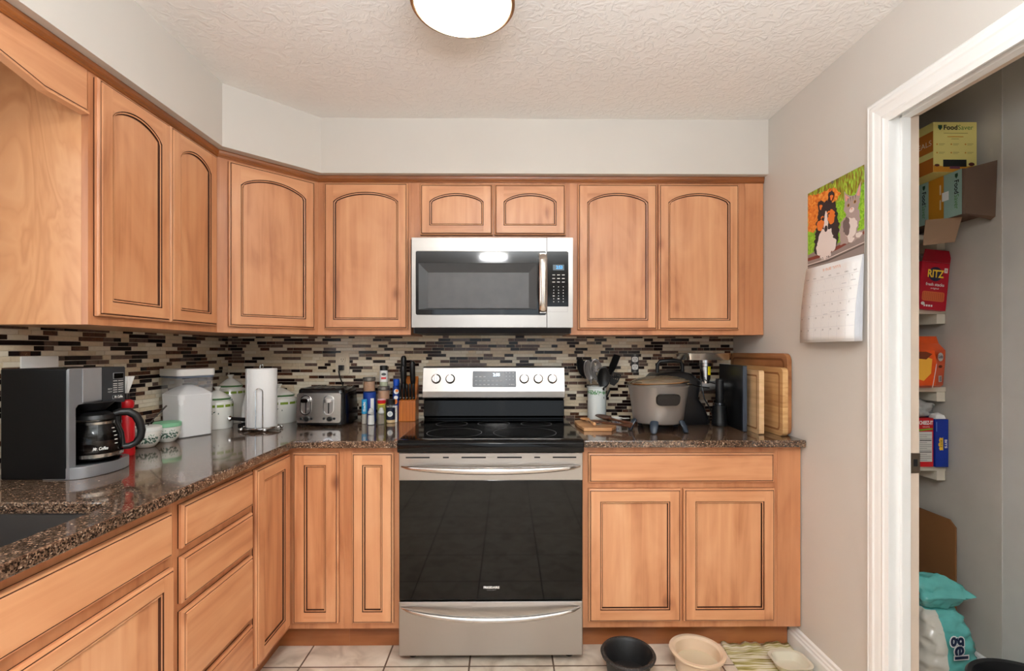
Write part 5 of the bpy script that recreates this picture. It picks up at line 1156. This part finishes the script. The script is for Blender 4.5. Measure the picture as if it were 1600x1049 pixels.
t = thing('floor_mat', 'ruffled clear plastic mat with yellow-green grass stripes in the corner', 'mat', (1.07, 1.95, 0))
def mat_m():
    m = bpy.data.materials.new('striped_mat'); m.use_nodes = True; n = m.node_tree; b = n.nodes['Principled BSDF']; L = n.links
    g = n.nodes.new('ShaderNodeNewGeometry'); mp = n.nodes.new('ShaderNodeMapping'); mp.inputs['Scale'].default_value = (7, 95, 7); L.new(g.outputs['Position'], mp.inputs[0])
    tx = n.nodes.new('ShaderNodeTexNoise'); tx.inputs['Scale'].default_value = 1; tx.inputs['Detail'].default_value = 3; L.new(mp.outputs[0], tx.inputs['Vector'])
    r = ramp(n, [(.36, (128, 118, 52)), (.46, (186, 176, 110)), (.53, (224, 216, 190)), (.7, (232, 226, 212))]); L.new(tx.outputs['Fac'], r.inputs[0]); L.new(r.outputs[0], b.inputs['Base Color']); b.inputs['Roughness'].default_value = .4; return m
b = MB(); nx, ny = 30, 26; vs = []; rnd = random.Random(5)
for j in range(ny+1):
    for i in range(nx+1):
        x = .932+(1.228-.932)*i/nx; y = 1.62+(2.075-1.62)*j/ny; e = max(0, (j-ny+5)/5)
        vs.append((x+.012*(1-j/ny)*-1*(i < 1), y, .0035+e*e*(.006+.004*math.sin(i*1.3)+.004*math.sin(i*.55+1))+.0008*math.sin(i*.9)*math.sin(j*.8)))
fs = [(j*(nx+1)+i, j*(nx+1)+i+1, (j+1)*(nx+1)+i+1, (j+1)*(nx+1)+i) for j in range(ny) for i in range(nx)]
b.add(vs, fs); b.build('sheet', mat_m(), t, world=True, smooth=60, solid=.002)
t = thing('plastic_tub', 'small frosted plastic food tub on the striped floor mat', 'tub', (1.138, 1.905, .0065))
b = MB(); lv = [(0, .050), (.004, .052), (.036, .064), (.038, .074), (.0395, .074), (.0385, .062), (.008, .049), (.006, .04)]
vs = []
for z, r_ in lv: o_ = rr(-r_, r_, -r_*.85, r_*.85, r_*.55, 5); N = len(o_); vs += [(x, y, z) for x, y in o_]
b.add(vs, [(j*N+i, j*N+(i+1) % N, (j+1)*N+(i+1) % N, (j+1)*N+i) for j in range(len(lv)-1) for i in range(N)]+[tuple(range(N))[::-1], tuple((len(lv)-1)*N+i for i in range(N))])
b.build('tub', mat('frosted_tub', (226, 218, 196), .3, trans=.2), t, smooth=40)

# ------------------------------------------------------------------ pantry shelves and food
SHW = mat('cream_shelf_paint', (214, 206, 190), .5)
SH = []
for z, lab in ((1.78, 'highest cream pantry shelf, hidden behind the appliance boxes'), (1.466, 'cream pantry shelf carrying the red cracker box'), (1.135, 'cream pantry shelf carrying the orange snack bag'), (.80, 'lowest cream pantry shelf, carrying the red and the blue cracker boxes')):
    t = thing('pantry_shelf', lab, 'shelf', (1.6, 2.2, z)); SH.append(t)
    b = MB(); b.box(XR+.097, PX-.002, 2.0, PY1-.002, z-.02, z); b.build('board', SHW, t, smooth=0, world=True, bevel=.001)
    b = MB(); b.box(PX-.038, PX-.0015, 2.004, PY1-.002, z-.062, z-.0205); b.build('cleat', SHW, t, smooth=0, world=True, bevel=.001)
TEAL = mat('pale_teal_print', (150, 178, 168), .5); ORG = mat('ochre_print', (206, 138, 36), .5); KRAFT = mat('kraft_cardboard', (150, 118, 92), .8); KRD = mat('dark_kraft', (104, 82, 68), .85)
YEL = mat('pale_yellow_print', (228, 212, 128), .5); ORB = mat('burnt_orange_print', (190, 110, 36), .5); DGR = mat('deep_green_print', (24, 66, 44), .5); MGR = mat('mid_green_letter', (70, 130, 50), .5); INK = mat('black_print', (22, 24, 24), .5)
# open teal box lying on its side
t = thing('appliance_box', 'open pale teal and ochre cardboard box on its side, brown flaps hanging out', 'box', (1.79, 2.0, 1.79))
b = MB(); b.box(1.74, 1.85, 1.806, 2.19, 1.813, 1.988, 0); b.build('carton', KRD, t, smooth=0, world=True)
FM = Matrix(((0, 0, -1, 1.7394), (1, 0, 0, 0), (0, 1, 0, 0), (0, 0, 0, 1)))      # x = world y, y = up, on the face towards the doorway
FM = Matrix(((0, 0, -1, 1.7394), (-1, 0, 0, 0), (0, 1, 0, 0), (0, 0, 0, 1)))
b = MB(); b.M = FM
b.rect(-1.882, -1.8062, 1.8135, 1.9878, 0, 0); b.rect(-1.95, -1.8825, 1.8135, 1.9878, 0, 1); b.rect(-2.189, -1.9505, 1.8135, 1.9878, 0, 0)
for yy in (-1.90, -1.93):
    for zz in (1.875, 1.935): b.prism([rr(yy-.0, yy+.006, zz-.02, zz+.02, .0029)], 0, .0004, 2) if yy == -1.90 else None
b.rect(-1.889, -1.860, 1.885, 1.92, .0006, 3)
for cx in (-1.828, -1.972):
    b.flat([(cx-.006, 1.977), (cx+.006, 1.977), (cx+.006, 1.966), (cx, 1.957), (cx-.006, 1.966)], .0006, 4)
    b.text('Food', cx, 1.925, .026, .0007, 5, bold=.0006, rot=-PI/2, width=.052); b.text('Saver', cx, 1.868, .026, .0007, 6, rot=-PI/2, width=.056)
b.build('printing', [TEAL, ORG, mat('cream_print', (222, 206, 170), .6), PAPER, DGR, INK, MGR], t, smooth=0, world=True)
b = MB(); b.hexa([(1.850, 1.806, 1.79), (1.852, 1.80, 1.99), (1.746, 1.804, 1.986), (1.746, 1.806, 1.815)], [(1.8525, 1.79, 1.80), (1.8545, 1.785, 2.012), (1.748, 1.80, 1.986), (1.748, 1.802, 1.815)][:4])
b.build('side_flap', KRD, t, smooth=0, world=True)
b = MB(); b.hexa([(1.65, 1.862, 1.806), (1.775, 1.842, 1.812), (1.735, 1.83, 1.712), (1.62, 1.84, 1.70)], [(1.65, 1.865, 1.806), (1.775, 1.845, 1.812), (1.735, 1.833, 1.712), (1.62, 1.843, 1.70)]); b.build('hanging_flap', KRAFT, t, smooth=0, world=True)
# yellow box on top
t = thing('appliance_box', 'pale yellow cardboard box with orange side, topmost in the pantry', 'box', (1.75, 1.95, 1.989))
b = MB(); b.box(1.664, 1.835, 1.845, 2.09, 1.9885, 2.184, 0); b.build('carton', YEL, t, smooth=0, world=True)
b = MB(); b.M = plane_M((1.664, 1.8445, 1.989), (1, 0, 0), (0, 0, 1)); W = .171
b.rect(.0, W, 0, .018, 0, 1); b.flat([(0, .018), (W, .018), (W, .024), (W*.6, .020), (W*.3, .021), (0, .026)], 0, 1)
b.rect(.038, .13, .020, .048, .0004, 0); b.rect(.064, .104, .012, .022, .0006, 5); b.flat(ell(.15, .03, .012, .007), .0004, 6); b.flat(ell(.014, .026, .010, .005), .0004, 6)
b.flat([(.018, .183), (.034, .183), (.034, .172), (.026, .162), (.018, .172)], .0004, 3); b.text('Food', .067, .173, .026, .0005, 0, bold=.0007, width=.054); b.text('Saver', .126, .173, .026, .0005, 4, width=.060)
for r_ in range(2):
    for k in range(3): b.flat(ell(.014+.056*k, .108-.033*r_, .0032, .0032, 10), .0004, 1); b.rect(.021+.056*k, .045+.056*k, .1085-.033*r_, .1105-.033*r_, .0004, 7); b.rect(.021+.056*k, .040+.056*k, .104-.033*r_, .1055-.033*r_, .0004, 7)
b.rect(.055, .118, .136, .139, .0004, 1); b.rect(.04, .135, .150, .1525, .0004, 7); b.rect(.07, .10, .128, .130, .0004, 7)
b.build('front_print', [INK, ORG, YEL, DGR, MGR, mat('plum_print', (112, 60, 80), .5), mat('maroon_print', (90, 34, 26), .5), mat('khaki_print', (176, 158, 90), .6)], t, smooth=0, world=True)
b = MB(); b.M = Matrix(((0, 0, -1, 1.6635), (-1, 0, 0, 0), (0, 1, 0, 0), (0, 0, 0, 1)))
b.rect(-2.089, -1.8452, 1.989, 2.045, 0, 0); b.rect(-2.089, -1.8452, 2.045, 2.07, 0, 1); b.rect(-2.089, -1.8452, 2.07, 2.15, 0, 0); b.text('MEALS', -1.895, 2.105, .03, .0005, 2, width=.085)
b.build('side_print', [ORB, YEL, mat('pale_print', (226, 206, 176), .6)], t, smooth=0, world=True)
b = MB(); b.add([(1.69, 1.90, 2.1845), (1.835, 1.90, 2.1845), (1.77, 1.93, 2.215), (1.69, 1.903, 2.1845), (1.835, 1.903, 2.1845), (1.77, 1.933, 2.215)], [(0, 1, 2), (5, 4, 3), (0, 3, 4, 1), (1, 4, 5, 2), (2, 5, 3, 0)]); b.build('top_flap', KRD, t, smooth=0, world=True)
# red cracker box, leaning
t = thing('cracker_box', 'red box of round crackers leaning with its top flap up, on the pantry shelf', 'box', (1.716, 1.975, 1.4665)); t.rotation_euler = (0, math.radians(5.5), 0)
CR = mat('crimson_print', (176, 16, 40), .4)
b = MB(); b.box(0, .118, 0, .06, .0, .20, 0); b.build('carton', CR, t, smooth=0, bevel=.001)
b = MB(); b.hexa([(0, 0, .2005), (.118, 0, .2005), (.13, .012, .255), (.018, .012, .255)], [(0, .0015, .2005), (.118, .0015, .2005), (.13, .0135, .255), (.018, .0135, .255)])
b.M = plane_M((0.0, -.0006, 0), (1, 0, 0), (0, .21, .978)); b.text('fresh stacks', .070, .238, .018, 0, 1, bold=.0003, width=.075); b.text('original', .060, .220, .010, 0, 1, width=.03); b.build('top_flap', [CR, IVORY], t, smooth=0)
b = MB(); b.M = plane_M((0, -.0006, 0), (1, 0, 0), (0, 0, 1))
b.flat(ell(.060, .150, .030, .030), 0, 2); b.text('RITZ', .060, .150, .044, .0004, 1, bold=.0012, width=.068); b.text('fresh stacks', .062, .106, .018, .0002, 0, bold=.0003, width=.078); b.text('original', .062, .090, .010, .0002, 0, width=.034)
b.prism([rr(.012, .106, .036, .076, .008)], .0, .0004, 3)
for k in range(11): b.rect(.016+.008*k, .0175+.008*k, .040, .072, .0006, 4)
b.rect(.096, .110, .158, .178, .0002, 0); b.text('8', .103, .168, .014, .0004, 5); b.flat(ell(.018, .024, .008, .007), .0002, 0)
for k in range(4): b.rect(.022+.010*k, .029+.010*k, .012, .020, .0002, 0)
b.build('lettering', [IVORY, mat('yellow_letter', (240, 200, 60), .5), mat('navy_disc', (26, 28, 60), .5), mat('cracker_orange', (206, 100, 56), .5), mat('cracker_brown', (150, 60, 36), .5), CR], t, smooth=0)
t = thing('storage_tin', 'dark grey-green tin standing behind the red cracker box', 'tin', (1.785, 2.13, 1.4665))
b = MB(); b.lathe([(0, 0), (.06, 0), (.062, .004), (.062, .20), (.06, .204), (0, .204)], seg=36); b.build('tin', mat('slate_green_tin', (66, 76, 76), .4), t)
b = MB(); b.lathe([(0, .2045), (.064, .2045), (.064, .216), (0, .218)], seg=36); b.build('lid', mat('dark_tin_lid', (52, 50, 48), .4), t)
# orange snack bag
t = thing('snack_bag', 'orange folded-top snack cracker bag with white oval logo, on the pantry shelf', 'bag', (1.742, 2.005, 1.1355))
ORB2 = mat('bright_orange_foil', (226, 82, 26), .3, noise=.1, nscale=20)
b = MB(); lv = [(0, -.12, .088, -.035, .05), (.01, -.125, .094, -.06, .06), (.10, -.125, .102, -.062, .06), (.155, -.12, .108, -.045, .045), (.185, -.12, .085, -.018, .02), (.215, -.12, .078, -.004, .004)]
vs = []
for z, xa, xb, ya, yb in lv: vs += [(xa, ya*1.0, z), (xa+(xb-xa)*.66, ya, z), (xb, ya*.25, z), (xb, yb, z), (xa, yb, z)]
b.add(vs, [(j*5+i, j*5+(i+1) % 5, (j+1)*5+(i+1) % 5, (j+1)*5+i) for j in range(5) for i in range(5)]+[(4, 3, 2, 1, 0), (25, 26, 27, 28, 29)]); b.build('pouch', ORB2, t, smooth=20)
a = math.atan2(.045, .075); b = MB(); b.M = plane_M((.024, -.0635, 0), (math.cos(a)*1, math.sin(a), 0), (0, 0, 1))
b.flat(ell(.040, .128, .030, .018), 0, 0); b.text('Goldfish', .040, .128, .018, .0004, 1, bold=.0004, width=.05); b.flat(ell(.038, .088, .020, .006), 0, 3); b.rect(.018, .052, .024, .050, 0, 0)
for k in range(8): b.rect(.026+.0028*k, .0274+.0028*k, .027, .047, .0003, 1)
b.M = plane_M((-.12, -.0635, 0), (1, 0, 0), (0, 0, 1)); b.flat([(.02, .05), (.09, .03), (.12, .06), (.125, .12), (.09, .13), (.03, .12)], 0, 2); b.flat([(.0, .128), (.10, .118), (.125, .14), (.10, .150), (.02, .150)], .0002, 3)
b.flat([(.124, .0), (.1265, .0), (.144, .10), (.1415, .10)], .0006, 0)
b.build('lettering', [IVORY, mat('navy_letter', (30, 44, 90), .5), mat('yellow_burst', (244, 178, 60), .5), mat('dark_orange_brown', (120, 48, 20), .5)], t, smooth=0)
# cracker boxes on the lowest shelf
t = thing('cracker_box', 'red cheese cracker box with white nutrition panel, on the lowest pantry shelf', 'box', (1.645, 1.985, .8005))
b = MB(); b.box(0, .146, 0, .055, 0, .205); b.build('carton', mat('bright_red_carton', (190, 18, 26), .4), t, smooth=0, bevel=.001)
b = MB(); b.M = plane_M((.068, -.0006, 0), (1, 0, 0), (0, 0, 1)); b.text('CHEEZ-IT', .046, .185, .022, 0, 0, bold=.0008, width=.058); b.text('WHITE', .046, .168, .008, 0, 0, width=.03)
b.flat([(.012, .150), (.075, .157), (.075, .163), (.012, .158)], 0, 1); b.rect(.016, .072, .022, .148, 0, 2)
for k in range(14): b.rect(.019, .069 if k % 3 else .05, .028+.0082*k, .0292+.0082*k+(.002 if k in (4, 10) else 0), .0003, 3)
b.build('lettering', [IVORY, mat('lime_print', (110, 160, 40), .5), mat('panel_white', (206, 204, 198), .6), INK], t, smooth=0)
t = thing('cracker_box', 'narrow dark blue box with yellow emblem beside the red cheese cracker box', 'box', (1.795, 1.98, .8005))
b = MB(); b.box(0, .055, 0, .15, 0, .200); b.build('carton', mat('deep_blue_carton', (18, 50, 150), .4), t, smooth=0, bevel=.001)
b = MB(); b.M = plane_M((0, -.0006, 0), (1, 0, 0), (0, 0, 1)); b.flat([(.012, .09), (.018, .085), (.014, .08), (.018, .07), (.026, .072), (.032, .07), (.032, .125), (.026, .122), (.018, .125), (.014, .112), (.018, .104), (.012, .1)], 0, 0)
b.text('RITZ', .023, .098, .012, .0003, 2, rot=-PI/2, width=.03); b.text('BITS', .043, .098, .014, .0002, 1, bold=.0005, rot=-PI/2, width=.036); b.rect(.003, .006, .15, .19, 0, 3)
b.build('lettering', [mat('yellow_emblem', (238, 190, 50), .5), IVORY, INK, mat('sky_print', (110, 150, 210), .5)], t, smooth=0)
b = MB(); b.hexa([(1.80, 1.984, 1.001), (1.846, 1.984, 1.001), (1.846, 2.02, 1.001), (1.80, 2.02, 1.001)], [(1.805, 1.986, 1.022), (1.838, 1.985, 1.018), (1.842, 2.02, 1.026), (1.802, 2.02, 1.02)])
tag(b.build('paper_tissue', PAPER, smooth=0, bevel=.003), 'crumpled white paper on top of the dark blue box', 'paper')
def crumple(name, label, cat, c, rx, ry, rz, m_, seed, amp=.25, seg=28, lab=True, parent=None):
    rnd = random.Random(seed); bm = bmesh.new(); bmesh.ops.create_icosphere(bm, subdivisions=4, radius=1); from mathutils import noise as NZ
    for v in bm.verts:
        p = v.co.copy(); n_ = NZ.noise(p*2.1+Vector((seed, 0, 0)))*amp+NZ.noise(p*5+Vector((0, seed, 0)))*amp*.5; p *= 1+n_; p.z = max(-.72, p.z); v.co = Vector((p.x*rx, p.y*ry, (p.z+.72)*rz))
    me = bpy.data.meshes.new(name); bm.to_mesh(me); bm.free(); me.materials.append(m_); o = bpy.data.objects.new(name, me); C.objects.link(o); o.location = c
    for p in me.polygons: p.use_smooth = True
    if parent: o.parent = parent
    else: tag(o, label, cat)
    return o
crumple('plastic_bag', 'crumpled grey plastic bag on top of the boxes under the pantry shelf', 'bag', (1.745, 2.05, 1.0065), .085, .06, .045, mat('grey_plastic_bag', (168, 168, 166), .3), 3, .35)
# cardboard sheet leaning on the pantry wall
b = MB(); b.M = Matrix(((0, 0, 1, PX-.0305), (-1, 0, 0, 0), (0, 1, 0, 0), (0, 0, 0, 1)))
b.prism([[(-2.40, .0), (-1.928, .0), (-1.928, .565), (-1.956, .590), (-2.40, .590)]], 0, .006)
tag(b.build('cardboard_sheet', mat('brown_cardboard', (138, 92, 54), .7, noise=.08, nscale=8), smooth=0), 'flat brown cardboard sheet with clipped corner leaning on the pantry wall', 'cardboard')
# teal bag of litter
t = thing('litter_bag', 'crumpled teal and clear plastic bag with dark lettering, on the pantry floor', 'bag', (1.70, 1.83, .001))
TB = mat('teal_plastic_bag', (96, 178, 172), .22, coat=.4, noise=.18, nscale=16); CB = mat('milky_plastic_bag', (206, 200, 188), .2, coat=.4)
from mathutils import noise as NZ
def bagmesh(lv, seed, amp):
    vs = []; N = 40
    for j, (z, xa, xb, ya, yb) in enumerate(lv):
        for i in range(N):
            a = 2*PI*i/N; cx, cy = (xa+xb)/2, (ya+yb)/2; p = Vector((cx+(xb-xa)/2*math.copysign(abs(math.cos(a))**.7, math.cos(a)), cy+(yb-ya)/2*math.copysign(abs(math.sin(a))**.7, math.sin(a)), z))
            n_ = (abs(NZ.noise(p*22+Vector((seed, 0, 0))))*2-.5)*amp+(abs(NZ.noise(p*55))*2-.5)*amp*.5; p.x += n_*math.cos(a); p.y += n_*math.sin(a); vs.append(tuple(p))
    return vs, [(j*N+i, j*N+(i+1) % N, (j+1)*N+(i+1) % N, (j+1)*N+i) for j in range(len(lv)-1) for i in range(N)]+[tuple(range(N))[::-1], tuple((len(lv)-1)*N+i for i in range(N))]
b = MB(); key = [(0, -.12, .05, -.07, .08), (.02, -.13, .065, -.09, .09), (.06, -.13, .07, -.09, .09), (.12, -.13, .072, -.088, .085), (.18, -.12, .070, -.085, .08), (.23, -.115, .060, -.07, .07), (.27, -.11, .045, -.05, .05), (.295, -.10, .03, -.03, .035)]
def dense(key, k=5): return [tuple(a+(c-a)*j/k for a, c in zip(p_, q_)) for p_, q_ in zip(key[:-1], key[1:]) for j in range(k)]+[key[-1]]
lv = dense(key)
vs, fs = bagmesh(lv, 2, .014); b.add(vs, fs, [0 if (f[0] % 40) in range(28, 40) or (f[0] % 40) < 12 else 1 for f in fs]); b.build('sack', [TB, CB], t, smooth=60)
b = MB(); lv = dense([(.30, -.10, .02, -.02, .03), (.33, -.11, .055, -.04, .02), (.35, -.12, .082, -.05, .0), (.375, -.12, .060, -.03, .01), (.41, -.12, .01, -.01, .015), (.425, -.12, -.03, -.002, .006)])
vs, fs = bagmesh(lv, 6, .012); b.add(vs, fs); b.build('folded_top', TB, t, smooth=60)
b = MB(); a = -.45; b.M = plane_M((-.045, -.107, .20), (math.cos(.1), math.sin(.1), 0), (0, 0, 1)); b.text('gel', 0, 0, .075, 0, 1, bold=.006, rot=-PI/2); b.text('gel', 0, 0, .075, .0008, 0, bold=.002, rot=-PI/2); b.build('lettering', [mat('navy_bag_letter', (16, 34, 66), .5), PAPER], t, smooth=0)
# black bin just inside the doorway
t = thing('waste_bin', 'low black plastic bin on the pantry floor, only its rim in view', 'bin', (1.625, 1.43, .001))
b = MB(); b.lathe([(0, 0), (.125, 0), (.13, .01), (.155, .222), (.168, .228), (.172, .24), (.166, .248), (.155, .244), (.148, .222), (.122, .02), (0, .015)], seg=56); b.build('bin', mat('bin_plastic', (26, 27, 28), .4), t)
